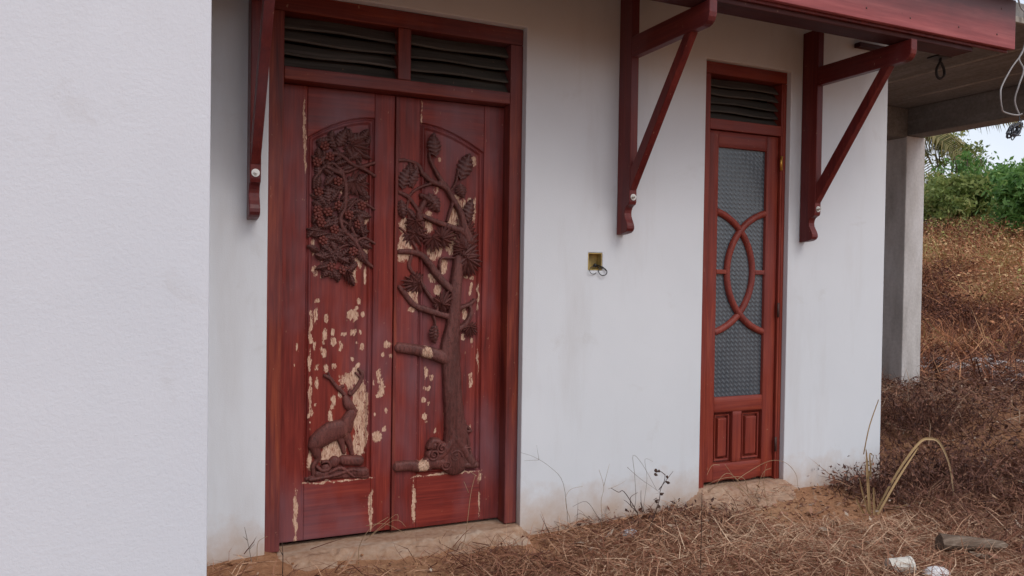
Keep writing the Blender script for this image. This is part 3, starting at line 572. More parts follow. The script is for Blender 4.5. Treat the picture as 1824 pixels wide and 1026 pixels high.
HOLES = [(-0.606, 0.632, -0.08, 2.482), (1.742, 2.361, -0.08, 2.470), (1.003, 1.089, 1.274, 1.367)]
XS = [-1.90, -0.606, 0.632, 1.003, 1.089, 1.742, 2.361, 3.160]
ZS = [-0.7, -0.08, 1.274, 1.367, 2.470, 2.482, 3.45]
fw = thing('house_wall', (1.2, 0, -0.06), 'long white rendered wall holding both red doors under the eave', 'wall')
link('facade', wall_mesh('facade', XS, ZS, HOLES, 0.0, 0.16), fw, M_wall)
side = MB().box(3.0, 3.157, 0.162, 5.6, -0.7, 3.45, 0.004).build('end_wall', M_wall, fw)
# ragged mortar left along the unplastered back edge of the wall end
mb = MB()
for k in range(44):
    z = -0.05 + k * 0.058 + random.uniform(-0.01, 0.01)
    mb.ball((3.158, 0.13 + random.uniform(-0.02, 0.03), z), random.uniform(0.018, 0.034), 6, 4, (0.8, 1, 1.25))
mb.build('mortar_edge', concrete('dark_mortar', [(0.05, 0.04, 0.035), (0.10, 0.085, 0.07), (0.2, 0.18, 0.16)], (20, 20, 20)), fw)

blk = MB().box(-5.2, -0.895, -0.90, -0.002, -0.8, 3.8, 0.005).build('projecting_wall', M_block)
tag(blk, 'rough white rendered wall jutting forward at the left edge', 'wall')

# ================================================================== concrete porch at the far end
po = thing('concrete_porch', (5.5, 1.75, 0.2), 'grey concrete porch with square column and slab beyond wall end', 'porch')
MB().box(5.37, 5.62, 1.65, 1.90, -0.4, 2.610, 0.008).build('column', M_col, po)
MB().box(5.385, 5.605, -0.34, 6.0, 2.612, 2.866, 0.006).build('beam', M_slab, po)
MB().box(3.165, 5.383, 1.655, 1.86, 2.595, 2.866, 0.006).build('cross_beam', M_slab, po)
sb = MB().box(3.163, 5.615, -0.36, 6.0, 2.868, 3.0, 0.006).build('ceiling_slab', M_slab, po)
for xx in (3.78, 4.40, 5.02):
    m = MB()
    pts = [(xx + 0.006 * math.sin(t * 3.1 + xx), -0.33 + t * 0.25, 2.868) for t in range(8)]
    m.tube(pts, [0.009 + 0.003 * random.random() for _ in pts], 6)
    m.build('mortar_ridge', M_seam, sb)
MB().box(3.163, 5.615, -0.385, -0.361, 2.862, 2.90, 0.004).build('edge_strip', M_seam, po)

# hook and loop of wire on the porch ceiling
hk = thing('ceiling_wire', (4.10, 0.36, 2.866), 'short loop of black wire hanging from the porch ceiling', 'wire')
MB().box(4.03, 4.16, 0.31, 0.41, 2.856, 2.866, 0.002).build('plate', M_blackwire, hk)
loop = [(4.11, 0.36, 2.86), (4.105, 0.36, 2.83), (4.085, 0.37, 2.78), (4.09, 0.37, 2.735), (4.115, 0.36, 2.715), (4.14, 0.35, 2.74), (4.14, 0.355, 2.79), (4.115, 0.36, 2.83)]
m = MB(); m.tube(catmull(loop, 4), 0.008, 6)
m.tube(catmull([(p[0] + 0.008, p[1] + 0.012, p[2] + 0.004 * math.sin(i)) for i, p in enumerate(loop)], 4), 0.007, 6)
m.build('loop', M_blackwire, hk)

# cable dangling off the slab edge
cb = thing('hanging_cable', (3.85, -0.42, 3.0), 'thin grey cable dangling in loops off the porch slab edge', 'cable')
def cab(name, P, r, mat):
    return MB().tube(catmull([(p[0], -0.415 + 0.012 * math.sin(i * 1.7), p[1]) for i, p in enumerate(P)], 5), r, 6).build(name, mat, cb)
cab('strand', CABLE_A, 0.0055, M_greywire)
cab('strand', CABLE_B, 0.0050, M_greywire)
coil = []
for k in range(120):
    a = k * 0.42
    q = (0.062 * math.cos(a) * (0.8 + 0.25 * math.sin(k * 0.7)), 0.028 * math.sin(a))
    ca, sa = math.cos(0.72), math.sin(0.72)
    coil.append((3.775 + q[0] * ca - q[1] * sa, -0.41 + 0.018 * math.cos(k * 0.31), 2.185 + q[0] * sa + q[1] * ca + 0.006 * math.sin(k * 0.9)))
m = MB(); m.tube([(3.820, -0.41, 2.285), (3.822, -0.41, 2.25)] + coil, 0.0042, 5)
m.tube(catmull([(3.80, -0.41, 2.20), (3.83, -0.40, 2.225), (3.875, -0.39, 2.26)], 4), 0.0042, 5)
m.tube(catmull([(3.74, -0.41, 2.15), (3.742, -0.42, 2.12), (3.79, -0.41, 2.15), (3.85, -0.40, 2.16)], 4), 0.0035, 5)
m.build('coil', M_bluewire, cb)

# ================================================================== eave
ev = thing('eave', (1.2, -0.4, 2.48), 'timber eave with faded pink red fascia board above the doors', 'eave')
MB().box(-0.88, 3.222, -0.765, -0.740, 2.517, 2.785, 0.003).build('fascia_board', M_fascia, ev)
for k in range(12):
    for zz in (2.575, 2.715):
        xx = -0.6 + k * 0.335 + random.uniform(-0.02, 0.02)
        MB().ball((xx, -0.7655, zz + random.uniform(-0.012, 0.012)), 0.0055, 8, 4, (1, 0.35, 1)).build('nail_head', M_rusthinge, ev)
MB().box(-0.88, 3.200, -0.738, -0.722, 2.503, 2.535, 0.002).build('batten', M_brk, ev)
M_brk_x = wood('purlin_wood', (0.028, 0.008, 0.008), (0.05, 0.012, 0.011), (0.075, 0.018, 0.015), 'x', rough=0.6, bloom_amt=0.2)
MB().box(-0.88, 2.94, -0.720, -0.595, 2.481, 2.575, 0.004).build('purlin', M_brk_x, ev)
MB().box(2.855, 3.10, -0.050, -0.004, 2.672, 2.700, 0.003).build('wall_plate', M_brk_x, ev)
for x in (-0.55, 0.10, 0.75, 1.40, 2.05, 2.70, 3.10):
    MB().prism([(-0.722, 2.585), (-0.722, 2.665), (-0.004, 2.905), (-0.004, 2.825)], 'x', x, x + 0.05).build('rafter', M_brk_x, ev)
MB().prism([(-0.83, 2.79), (-0.83, 2.80), (-0.004, 3.075), (-0.004, 3.055), (-0.72, 2.822)], 'x', -0.885, 3.26).build('roof_sheet', M_roof, ev)

# ================================================================== brackets
def scroll():
    # outline in (y, z) of the upright, curled at its foot
    front = [(-0.122, 1.690), (-0.122, 1.632), (-0.116, 1.618), (-0.100, 1.612), (-0.088, 1.604), (-0.080, 1.590), (-0.077, 1.575), (-0.079, 1.560), (-0.088, 1.543), (-0.099, 1.525), (-0.106, 1.508), (-0.107, 1.494), (-0.098, 1.481), (-0.080, 1.473), (-0.050, 1.468), (-0.003, 1.465)]
    return [(-0.003, 2.702), (-0.122, 2.702)] + front

def bevel_mesh(me, off, seg=2, ang=0.5):
    bm = bmesh.new(); bm.from_mesh(me)
    bmesh.ops.recalc_face_normals(bm, faces=bm.faces)
    es = [e for e in bm.edges if len(e.link_faces) == 2 and e.calc_face_angle(0) > ang]
    bmesh.ops.bevel(bm, geom=es, offset=off, segments=seg, profile=0.5, affect='EDGES')
    bm.to_mesh(me); bm.free()
    return me

def make_bracket(x, label):
    t = thing('eave_bracket', (x + 0.022, 0, 1.465), label, 'bracket', 'red timber brackets under the eave')
    x1 = x + 0.045
    link('upright', bevel_mesh(MB().prism(scroll(), 'x', x, x1).mesh('upright'), 0.004, 2, 0.9), t, M_brk)
    arm = [(-0.1215, 2.372), (-0.1215, 2.479), (-0.742, 2.479), (-0.742, 2.425), (-0.738, 2.405), (-0.728, 2.388), (-0.712, 2.377), (-0.690, 2.372)]
    link('arm', bevel_mesh(MB().prism(arm, 'x', x + 0.001, x1 - 0.001).mesh('arm'), 0.004, 2, 0.9), t, M_brk_y)
    dz, dy = 2.374 - 1.735, -(0.578 - 0.118)
    brace = [(-0.123, 1.800), (-0.552, 2.3715), (-0.612, 2.3715), (-0.123, 1.690)]
    link('brace', bevel_mesh(MB().prism(brace, 'x', x + 0.003, x1 - 0.003).mesh('brace'), 0.003, 2, 0.5), t, M_brk)
    m = MB()
    c = (x + 0.0225, -0.122, 1.655)
    def disc(r, ya, yb, n=14):
        p = [(c[0] + r * math.cos(2 * math.pi * k / n), c[2] + r * math.sin(2 * math.pi * k / n)) for k in range(n)]
        m.prism(p, 'y', ya, yb)
    disc(0.017, -0.1225, -0.126); disc(0.010, -0.126, -0.134, 6); disc(0.005, -0.134, -0.146, 8)
    m.build('bolt', M_bolt, t)
    return t
make_bracket(-0.695, 'red timber eave bracket left of the carved double door')
make_bracket(1.170, 'red timber eave bracket between the carved and the narrow glazed door')
make_bracket(2.443, 'red timber eave bracket right of the narrow glazed door')

# ================================================================== doors
def board(name, x0, x1, z0f, z1f, yf, yb, mat, parent, step=0.005, attr=True, warp=0.0):
    """flat board with rounded edges; z0f/z1f are numbers or functions of x; carries the wear attribute"""
    f0 = z0f if callable(z0f) else (lambda x: np.full_like(x, z0f))
    f1 = z1f if callable(z1f) else (lambda x: np.full_like(x, z1f))
    nx = max(2, int((x1 - x0) / step)); 
    xs = np.concatenate([[x0, x0], np.linspace(x0 + 0.002, x1 - 0.002, nx), [x1, x1]])
    nz = max(2, int((np.mean(f1(xs)) - np.mean(f0(xs))) / step))
    tt = np.linspace(0, 1, nz)
    a, b = f0(xs), f1(xs)
    ins = 0.002
    Z = np.concatenate([a[:, None], a[:, None], (a + ins)[:, None] + (b - a - 2 * ins)[:, None] * tt[None, :], b[:, None], b[:, None]], 1)
    X = np.repeat(xs[:, None], Z.shape[1], 1)
    Y = np.full_like(Z, yf)
    if warp: Y = Y + warp * fbm(X * 9, Z * 3, 77)
    Y[1, :] = Y[-2, :] = yf + 0.002; Y[:, 1] = np.maximum(Y[:, 1], yf + 0.002); Y[:, -2] = np.maximum(Y[:, -2], yf + 0.002)
    Y[0, :] = Y[-1, :] = yb; Y[:, 0] = Y[:, -1] = yb
    n0, n1 = Z.shape
    idx = np.arange(n0 * n1).reshape(n0, n1)
    F = np.stack([idx[:-1, :-1], idx[1:, :-1], idx[1:, 1:], idx[:-1, 1:]], -1).reshape(-1, 4)
    me = fast_mesh(name, np.stack([X, Y, Z], -1).reshape(-1, 3), F, True)
    if attr: set_attr(me, 'peel', peel_at(X, Z).ravel())
    return link(name, me, parent, mat)

def slat(x0, x1, yc, zc, mat, parent, depth=0.075, th=0.013, tilt=48):
    """louvre slat: front edge low, rounded, slightly uneven"""
    a = R(tilt)
    prof = [(-depth / 2, -th / 2), (-depth / 2 - 0.004, 0), (-depth / 2, th / 2), (depth / 2, th / 2), (depth / 2, -th / 2)]
    mb = MB(); n = 6; k = len(prof); vs = []
    ph = random.uniform(0, 6)
    for i in range(n + 1):
        x = x0 + (x1 - x0) * i / n
        w = 0.004 * math.sin(ph + i * 1.1)
        for p, q in prof:
            yy = p * math.cos(a) - q * math.sin(a); zz = p * math.sin(a) + q * math.cos(a)
            vs.append((x, yc + yy, zc + zz + w))
    fs = [[i * k + j, i * k + (j + 1) % k, (i + 1) * k + (j + 1) % k, (i + 1) * k + j] for i in range(n) for j in range(k)]
    fs += [list(range(k))[::-1], [n * k + j for j in range(k)]]
    return mb.add(vs, fs).build('louvre_slat', mat, parent)

# ---------------- carved double door
D = thing('carved_double_door', (0.013, 0.05, -0.01), 'wide red double door carved with a tree and a deer', 'door')
YF = 0.042
MB().box(-0.605, -0.537, YF, 0.17, -0.012, 2.400, 0.004).build('jamb', M_frame, D)
MB().box(0.564, 0.631, YF, 0.17, -0.016, 2.400, 0.004).build('jamb', M_frame, D)
MB().box(-0.605, 0.631, YF, 0.17, 2.402, 2.480, 0.004).build('head_rail', M_frame_h, D)
MB().box(-0.5365, 0.5635, YF, 0.17, 2.100, 2.158, 0.004).build('transom_rail', M_frame_h, D)
MB().box(-0.017, 0.046, YF, 0.17, 2.159, 2.401, 0.004).build('mullion', M_frame, D)
MB().box(-0.60, 0.625, 0.185, 0.20, -0.06, 2.47).build('room_dark_sheet', M_dark, D)  # added sheet: paints the dark of the room and stops light leaking through
for xa, xb in ((-0.536, -0.018), (0.047, 0.563)):
    for k in range(4):
        slat(xa, xb, 0.098, 2.187 + k * 0.060, M_slat, D)

def arch_left(x):
    t = np.clip((np.asarray(x, float) + 0.420) / 0.315, 0, 1)
    return 1.862 + 0.118 * (1 - (1 - t) ** 1.9)
def arch_right(x):
    t = np.clip((np.asarray(x, float) - 0.122) / 0.336, 0, 1)
    return 1.858 + 0.122 * (1 - t ** 1.75)

YL = 0.10
PROF_D = [0, .002, .006, .009, .012, .016, .021, .025, .029, .033, .038, 9]
PROF_H = [.001, .011, .012, .010, .003, .001, .003, .010, .0135, .0125, .012, .012]

def door_panel(xa, xb, zb, arch, parent):
    nx = int((xb - xa) / 0.0035)
    xs = np.linspace(xa, xb, nx)
    nz = 460
    tt = np.linspace(0, 1, nz)
    a = arch(xs)
    Z = zb + (a - zb)[:, None] * tt[None, :]
    X = np.repeat(xs[:, None], nz, 1)
    d = np.minimum(np.minimum(X - xa, xb - X), np.minimum(Z - zb, (a[:, None] - Z) * 0.93))
    Y = YL + np.interp(d, PROF_D, PROF_H) + 0.0012 * fbm(X * 30, Z * 8, 21)
    idx = np.arange(nx * nz).reshape(nx, nz)
    F = np.stack([idx[:-1, :-1], idx[1:, :-1], idx[1:, 1:], idx[:-1, 1:]], -1).reshape(-1, 4)
    me = fast_mesh('panel', np.stack([X, Y, Z], -1).reshape(-1, 3), F, True)
    set_attr(me, 'peel', peel_at(X, Z).ravel())
    return link('panel', me, parent, M_door)

def carve(name, chains, yback, step, parent, mat, base=0.006, dome=1.1, cap=0.03, bark=0.0, worn=None, seed=0, pw=2.0):
    """relief cut from swelling strokes: each stroke is a chain of (x, z) with a half width"""
    P = [p for c, r in chains for p in c]
    rm = max(max(r) for c, r in chains)
    x0, x1 = min(p[0] for p in P) - rm - .01, max(p[0] for p in P) + rm + .01
    z0, z1 = min(p[1] for p in P) - rm - .01, max(p[1] for p in P) + rm + .01
    xs = np.arange(x0, x1, step); zs = np.arange(z0, z1, step)
    X, Z = np.meshgrid(xs, zs, indexing='ij')
    wx = X + 0.004 * fbm(X * 28, Z * 28, 5 + seed); wz = Z + 0.004 * fbm(X * 28, Z * 28, 6 + seed)
    H = np.full(X.shape, -0.006)
    for c, r in chains:
        q = catmull([(p[0], p[1], rr) for p, rr in zip(c, r)], 4) if len(c) > 2 else [(p[0], p[1], rr) for p, rr in zip(c, r)]
        for (ax, az, ar), (bx, bz, br) in zip(q[:-1], q[1:]):
            m = max(ar, br) + .006
            i0, i1 = np.searchsorted(xs, [min(ax, bx) - m, max(ax, bx) + m]); k0, k1 = np.searchsorted(zs, [min(az, bz) - m, max(az, bz) + m])
            if i1 <= i0 or k1 <= k0: continue
            sx, sz = wx[i0:i1, k0:k1], wz[i0:i1, k0:k1]
            dx, dz = bx - ax, bz - az
            L2 = dx * dx + dz * dz + 1e-12
            t = np.clip(((sx - ax) * dx + (sz - az) * dz) / L2, 0, 1)
            dist = np.hypot(sx - ax - t * dx, sz - az - t * dz)
            rad = ar + (br - ar) * t
            inside = dist < rad
            h = np.where(inside, base + np.minimum(rad * dome, cap) * np.sqrt(np.clip(1 - (dist / rad) ** pw, 0, 1)), -0.006)
            H[i0:i1, k0:k1] = np.maximum(H[i0:i1, k0:k1], h)
    if bark:
        H = np.where(H > 0, H + bark * fbm(X * 160, Z * 26, 40 + seed) + bark * fbm(X * 45, Z * 14, 44 + seed), H)
    keepv = H > 0
    n0, n1 = X.shape
    kc = keepv[:-1, :-1] | keepv[1:, :-1] | keepv[1:, 1:] | keepv[:-1, 1:]
    idx = np.arange(n0 * n1).reshape(n0, n1)
    F = np.stack([idx[:-1, :-1], idx[1:, :-1], idx[1:, 1:], idx[:-1, 1:]], -1)[kc]
    used = np.unique(F)
    remap = np.zeros(n0 * n1, np.int64); remap[used] = np.arange(len(used))
    V = np.stack([X, yback - H, Z], -1).reshape(-1, 3)[used]
    me = fast_mesh(name, V, remap[F], True)
    pv = np.full(len(used), -1.0)
    if worn:
        for cx, cz, a, b in worn:
            dd = np.hypot((V[:, 0] - cx) / a, (V[:, 2] - cz) / b)
            pv = np.maximum(pv, np.clip((1.15 - dd) * 1.5, -1, 1))
    set_attr(me, 'peel', pv)
    return link(name, me, parent, mat)

def leaf_mesh_pin():
    nu, nv = 25, 7
    vs = []
    for i in range(nu):
        uu = i / (nu - 1)
        w = 0.5 * math.sin(math.pi * min(1, uu ** 0.85)) ** 0.7 * (1 + 0.34 * ((uu * 6.0) % 1.0 - 0.5)) + 0.015
        for j in range(nv):
            v = (j / (nv - 1)) * 2 - 1
            vein = math.cos(2 * math.pi * (uu * 6 - abs(v) * 1.1))
            h = 0.75 - 0.55 * abs(v) ** 1.6 + 0.42 * vein * (0.25 + abs(v)) + (0.35 if j == nv // 2 else 0) + 0.25 * math.sin(uu * math.pi)
            if abs(v) == 1: h = -0.15
            vs.append((uu - 0.5 + 0.10 * abs(v) * (1 - uu), -h, v * w))
    fs = [[i * nv + j, (i + 1) * nv + j, (i + 1) * nv + j + 1, i * nv + j + 1] for i in range(nu - 1) for j in range(nv - 1)]
    m = MB().add(vs, fs, True)
    me = bpy.data.meshes.new('carved_leaf'); me.from_pydata(m.v, [], m.f); me.polygons.foreach_set('use_smooth', m.sm); me.update()
    return me

def leaf_mesh_fan():
    m = MB()
    n = 13
    for i in range(n):
        a = R(-118 + 236 * i / (n - 1))
        L = 0.62 + 0.18 * math.cos(a) + 0.05 * ((i * 7) % 3)
        lift = 0.5 + 0.5 * (i % 2) + 0.3 * math.cos(a)
        d = (math.cos(a), math.sin(a)); p = (-d[1], d[0])
        w = 0.088
        pts = []
        for t, ww in ((0.0, 0.25), (0.35, 1.0), (0.75, 0.9), (1.0, 0.1)):
            cx, cz = -0.3 + d[0] * L * t, d[1] * L * t * 0.9
            hh = lift * (1 - 0.55 * t) + 0.35
            pts += [(cx - p[0] * w * ww, -(hh - 0.45), cz - p[1] * w * ww), (cx, -hh, cz), (cx + p[0] * w * ww, -(hh - 0.45), cz + p[1] * w * ww)]
        fs = []
        for k in range(3):
            b = k * 3
            fs += [[b, b + 1, b + 4, b + 3], [b + 1, b + 2, b + 5, b + 4]]
        m.add(pts, fs, False)
    me = bpy.data.meshes.new('carved_fan'); me.from_pydata(m.v, [], m.f); me.update()
    return me
LEAF_ME = {'pin': leaf_mesh_pin(), 'fan': leaf_mesh_fan()}
for me in LEAF_ME.values(): me.materials.append(M_cleaf)

def place_leaves(L, parent, y0, thick, grow=1.0):
    for (x, z, l, w, ang, kind) in L:
        l *= grow; w *= grow * (1.1 if grow > 1 and kind == 'pin' else 1)
        o = bpy.data.objects.new('carved_leaf', LEAF_ME[kind]); COL.objects.link(o); o.parent = parent
        o.location = (x, y0 - random.uniform(0.0, 0.010), z)
        o.rotation_euler = (random.uniform(-0.12, 0.12), R(-ang + random.uniform(-6, 6)), random.uniform(-0.10, 0.10))
        o.scale = (l, thick * random.uniform(0.85, 1.15), w)

def berry_mesh():
    m = MB(); r = 0.0068
    for k in range(6):
        a = k * math.pi / 3
        m.ball((0.0115 * math.cos(a), 0, 0.0115 * math.sin(a)), r, 7, 5)
    m.ball((0, -0.005, 0), r, 7, 5)
    return m.mesh('berry_cluster')
BERRY = berry_mesh(); BERRY.materials.append(M_berry)

# left leaf
LL = MB().box(-0.541, -0.0065, 0.125, 0.150, 0.001, 2.097).build('door_leaf', M_door, D)
LL.location.y = 0.022
LL['label'] = 'left leaf carved with branches of leaves above a standing deer'
board('stile', -0.541, -0.4205, 0.0, 2.098, YL, 0.124, M_door, LL)
board('stile', -0.1045, -0.0065, 0.0, 2.098, YL, 0.124, M_door, LL)
board('rail', -0.420, -0.105, 0.0, 0.2665, YL + 0.0006, 0.124, M_door_h, LL)
board('rail', -0.420, -0.105, arch_left, 2.098, YL + 0.0006, 0.124, M_door_h, LL)
door_panel(-0.420, -0.105, 0.267, arch_left, LL)
YP = YL + 0.012
carve('carved_branch', [(p, [r] * (len(p) - 1) + [r * 0.85]) for p, r in LEFT_BRANCHES], YP, 0.0028, LL, M_carve, base=0.008, dome=1.3, bark=0.002)
place_leaves(LEFT_LEAVES, LL, YP - 0.002, 0.015)
fill = []
for k in range(120):       # smaller leaves carved between the large ones
    z = random.uniform(1.24, 1.93); x = random.uniform(-0.392, -0.135)
    if z > arch_left(np.array([x]))[0] - 0.045: continue
    if z < 1.30 and (x < -0.33 or x > -0.20): continue
    fill.append((x, z, random.uniform(.048, .085), random.uniform(.024, .040), random.uniform(0, 360), 'pin'))
place_leaves(fill, LL, YP + 0.002, 0.013)
for x, z in LEFT_BERRIES:
    o = bpy.data.objects.new('berry_cluster', BERRY); COL.objects.link(o); o.parent = LL
    o.location = (x, YP - 0.020, z); o.rotation_euler = (0, random.uniform(0, 6), 0)
    o.scale = (1.3, 1.2, 1.3)
DEER = [(p, [q * 1.25 if max(r) < 0.0085 else q for q in r]) for p, r in DEER]
deer = carve('carved_deer', DEER, YP, 0.0022, LL, M_carve, base=0.006, dome=0.70, cap=0.022, bark=0.0004, seed=3, pw=2.4)
deer['label'] = 'antlered deer carved in relief standing on rocks'
carve('carved_rock', DEER_ROCKS, YP, 0.0026, LL, M_carve, base=0.004, dome=0.8, cap=0.02, bark=0.005, seed=4, pw=3)

DEER_ROOTS = [([(-0.361, 0.339), (-0.335, 0.317), (-0.302, 0.327), (-0.306, 0.354), (-0.336, 0.356)], [0.0078, 0.0091, 0.0078, 0.0065, 0.0058]), ([(-0.393, 0.282), (-0.322, 0.286), (-0.256, 0.296), (-0.202, 0.311), (-0.168, 0.302)], [0.0091, 0.0078, 0.0091, 0.0078, 0.0065]), ([(-0.302, 0.307), (-0.256, 0.323), (-0.222, 0.307), (-0.188, 0.276)], [0.0078, 0.0091, 0.0078, 0.0065])]
carve('carved_root', DEER_ROOTS, YP, 0.0024, LL, M_carve, base=0.017, dome=1.0, cap=0.02, bark=0.001, seed=6)

# right leaf
RLf = MB().box(-0.0025, 0.600, 0.125, 0.150, -0.006, 2.096).build('door_leaf', M_door, D)
RLf.location.y = 0.022
RLf['label'] = 'right leaf carved with a tall tree and a projecting limb'
board('stile', -0.0025, 0.1215, -0.006, 2.097, YL, 0.124, M_door, RLf)
board('stile', 0.4585, 0.600, -0.006, 2.097, YL, 0.124, M_door, RLf)
board('rail', 0.122, 0.458, -0.006, 0.2515, YL + 0.0006, 0.124, M_door_h, RLf)
board('rail', 0.122, 0.458, arch_right, 2.097, YL + 0.0006, 0.124, M_door_h, RLf)
door_panel(0.122, 0.458, 0.252, arch_right, RLf)
MB().box(-0.0035, 0.0115, 0.090, 0.0995, 0.0, 2.09, 0.003).build('astragal', M_frame, RLf)
tr = carve('carved_tree', RIGHT_BRANCHES, YP, 0.0030, RLf, M_carve, base=0.016, dome=0.80, cap=0.024, pw=2.6, bark=0.005, worn=WORN_TREE, seed=1)
tr['label'] = 'tree carved in relief with bare limbs'
carve('carved_rock', RIGHT_ROCKS, YP, 0.0028, RLf, M_carve, base=0.014, dome=0.8, cap=0.022, bark=0.006, pw=3, worn=WORN_TREE, seed=2)
ROOTS = [([(0.318, 0.422), (0.274, 0.368), (0.215, 0.316), (0.179, 0.298)], [0.0325, 0.026, 0.0169, 0.0104]), ([(0.326, 0.421), (0.364, 0.361), (0.404, 0.3)], [0.0325, 0.0234, 0.0143]), ([(0.311, 0.379), (0.297, 0.309)], [0.026, 0.0195]), ([(0.36, 0.37), (0.41, 0.298)], [0.03, 0.024]), ([(0.2, 0.302), (0.43, 0.282)], [0.018, 0.020]), ([(0.185, 0.389), (0.206, 0.416), (0.243, 0.406), (0.236, 0.378)], [0.0143, 0.0169, 0.013, 0.0078]), ([(0.366, 0.504), (0.371, 0.446), (0.391, 0.388), (0.368, 0.346)], [0.013, 0.0169, 0.0117, 0.0091])]
def spiral(cx, cz, r, w, turns=1.6, a0=0.0):
    n = 18
    P = [(cx + r * (1 - 0.9 * k / n) * math.cos(a0 + turns * 2 * math.pi * k / n), cz + r * (1 - 0.9 * k / n) * math.sin(a0 + turns * 2 * math.pi * k / n)) for k in range(n)]
    return (P, [w * (1 - 0.4 * k / n) for k in range(n)])
carve('carved_root', ROOTS, YP, 0.0026, RLf, M_carve, base=0.018, dome=0.9, cap=0.024, bark=0.003, seed=8)
carve('carved_scroll', [spiral(0.320, 0.335, 0.033, 0.0075), spiral(0.247, 0.380, 0.026, 0.007, a0=2), spiral(0.205, 0.352, 0.026, 0.007, a0=4), spiral(0.384, 0.354, 0.022, 0.006, a0=1), spiral(0.272, 0.295, 0.026, 0.006, a0=3)], YP, 0.0024, RLf, M_carve, base=0.036, dome=1.0, cap=0.02, seed=9)
place_leaves(RIGHT_LEAVES, RLf, YP - 0.008, 0.018, 1.2)

# ---------------- narrow glazed door
G = thing('glazed_door', (2.05, 0.04, 0.03), 'narrow red door with patterned glass and crossing curved bars', 'door')
YG = 0.032
MB().box(1.744, 1.800, YG, 0.16, 0.03, 2.400, 0.003).build('jamb', M_small, G)
MB().box(2.338, 2.3595, YG, 0.16, 0.03, 2.400, 0.003).build('jamb', M_small, G)
MB().box(2.322, 2.3365, YG + 0.001, 0.16, 0.05, 2.400, 0.003).build('stop_bead', M_small, G)
MB().box(1.744, 2.3595, YG, 0.16, 2.402, 2.468, 0.003).build('head_rail', M_small_h, G)
MB().box(1.801, 2.321, YG + 0.002, 0.16, 2.090, 2.150, 0.003).build('transom_rail', M_small_h, G)
MB().box(1.76, 2.35, 0.165, 0.18, 0.0, 2.45).build('room_dark_sheet', M_dark, G)  # same added sheet, room darkness painted behind the narrow door
for k in range(5):
    slat(1.801, 2.321, 0.086, 2.172 + k * 0.049, M_slat, G, depth=0.064, th=0.012)
YG2 = 0.050
GL = MB().box(1.803, 2.319, 0.092, 0.104, 0.075, 2.084).build('door_leaf', M_small, G)
board('stile', 1.803, 1.8775, 0.072, 2.085, YG2, 0.091, M_small, GL, 0.02, attr=False)
board('stile', 2.2335, 2.3195, 0.064, 2.085, YG2, 0.091, M_small, GL, 0.02, attr=False)
board('rail', 1.878, 2.233, 1.996, 2.085, YG2 + 0.0006, 0.091, M_small_h, GL, 0.02, attr=False)
board('rail', 1.878, 2.233, 0.469, 0.556, YG2 + 0.0006, 0.091, M_small_h, GL, 0.02, attr=False)
board('rail', 1.878, 2.233, lambda x: 0.068 + 0.008 * np.sin(np.asarray(x) * 23), 0.172, YG2 + 0.0006, 0.091, M_small_h, GL, 0.02, attr=False)
board('muntin', 2.0145, 2.0805, 0.1725, 0.4685, YG2 + 0.0003, 0.091, M_small, GL, 0.02, attr=False)
def raised_panel(x0, x1, z0, z1):
    m = MB()
    loops = [(0.0, YG2 + 0.003), (0.003, YG2 + 0.030), (0.012, YG2 + 0.032), (0.015, YG2 + 0.012), (0.022, YG2 + 0.014), (0.026, YG2 + 0.032), (0.034, YG2 + 0.030), (0.038, YG2 + 0.010), (0.042, YG2 + 0.008)]
    vs = []; fs = []
    for d, y in loops: vs += [(x0 + d, y, z0 + d), (x1 - d, y, z0 + d), (x1 - d, y, z1 - d), (x0 + d, y, z1 - d)]
    for i in range(len(loops) - 1):
        for k in range(4): fs.append([i * 4 + k, i * 4 + (k + 1) % 4, i * 4 + 4 + (k + 1) % 4, i * 4 + 4 + k])
    b = (len(loops) - 1) * 4; fs.append([b, b + 1, b + 2, b + 3])
    m.add(vs, fs).build('panel', M_small, GL)
raised_panel(1.8785, 2.0140, 0.173, 0.468)
raised_panel(2.0810, 2.2330, 0.173, 0.468)
# curved tracery bars
CA, CB, CZ, CR = (1.790, 1.28), (2.322, 1.28), 1.28, 0.360
def arc_bar(cx, side):
    pts = []
    lim = math.acos((1.8775 - CA[0]) / CR)
    n = 30
    prof = [(-0.020, 0.006), (-0.019, -0.004), (-0.012, -0.013), (0.0, -0.016), (0.012, -0.013), (0.019, -0.004), (0.020, 0.006)]
    vs = []; fs = []; k = len(prof)
    for i in range(n + 1):
        a = -lim + 2 * lim * i / n
        d = (side * math.cos(a), math.sin(a))
        for r, y in prof:
            vs.append((cx + d[0] * (CR + r), 0.062 + y + 0.002 * (side > 0), CZ + d[1] * (CR + r)))
    for i in range(n):
        for j in range(k - 1): fs.append([i * k + j, i * k + j + 1, (i + 1) * k + j + 1, (i + 1) * k + j])
    return MB().add(vs, fs, True).build('curved_bar', M_small, GL)
arc_bar(CA[0], 1); arc_bar(CB[0], -1)
MB().box(1.878, 1.950, 0.050, 0.070, 1.268, 1.294, 0.004).build('glazing_bar', M_small_h, GL)
MB().box(2.162, 2.233, 0.050, 0.070, 1.268, 1.294, 0.004).build('glazing_bar', M_small_h, GL)
XL_, XR_ = 1.8785, 2.2328
xm = (CA[0] + CB[0]) / 2; zc = math.sqrt(CR ** 2 - (xm - CA[0]) ** 2)
def arcpts(c, a0, a1, n=10): return [(c[0] + CR * math.cos(a0 + (a1 - a0) * i / n), CZ + CR * math.sin(a0 + (a1 - a0) * i / n)) for i in range(n + 1)]
aX = math.atan2(zc, xm - CA[0]); aL = math.acos((XL_ - CA[0]) / CR)
def pane(pts, y=0.070):
    pts = [(p[0], p[1]) for p in pts]
    return MB().prism(pts, 'y', y, y + 0.004).build('glass_pane', M_glass, GL)
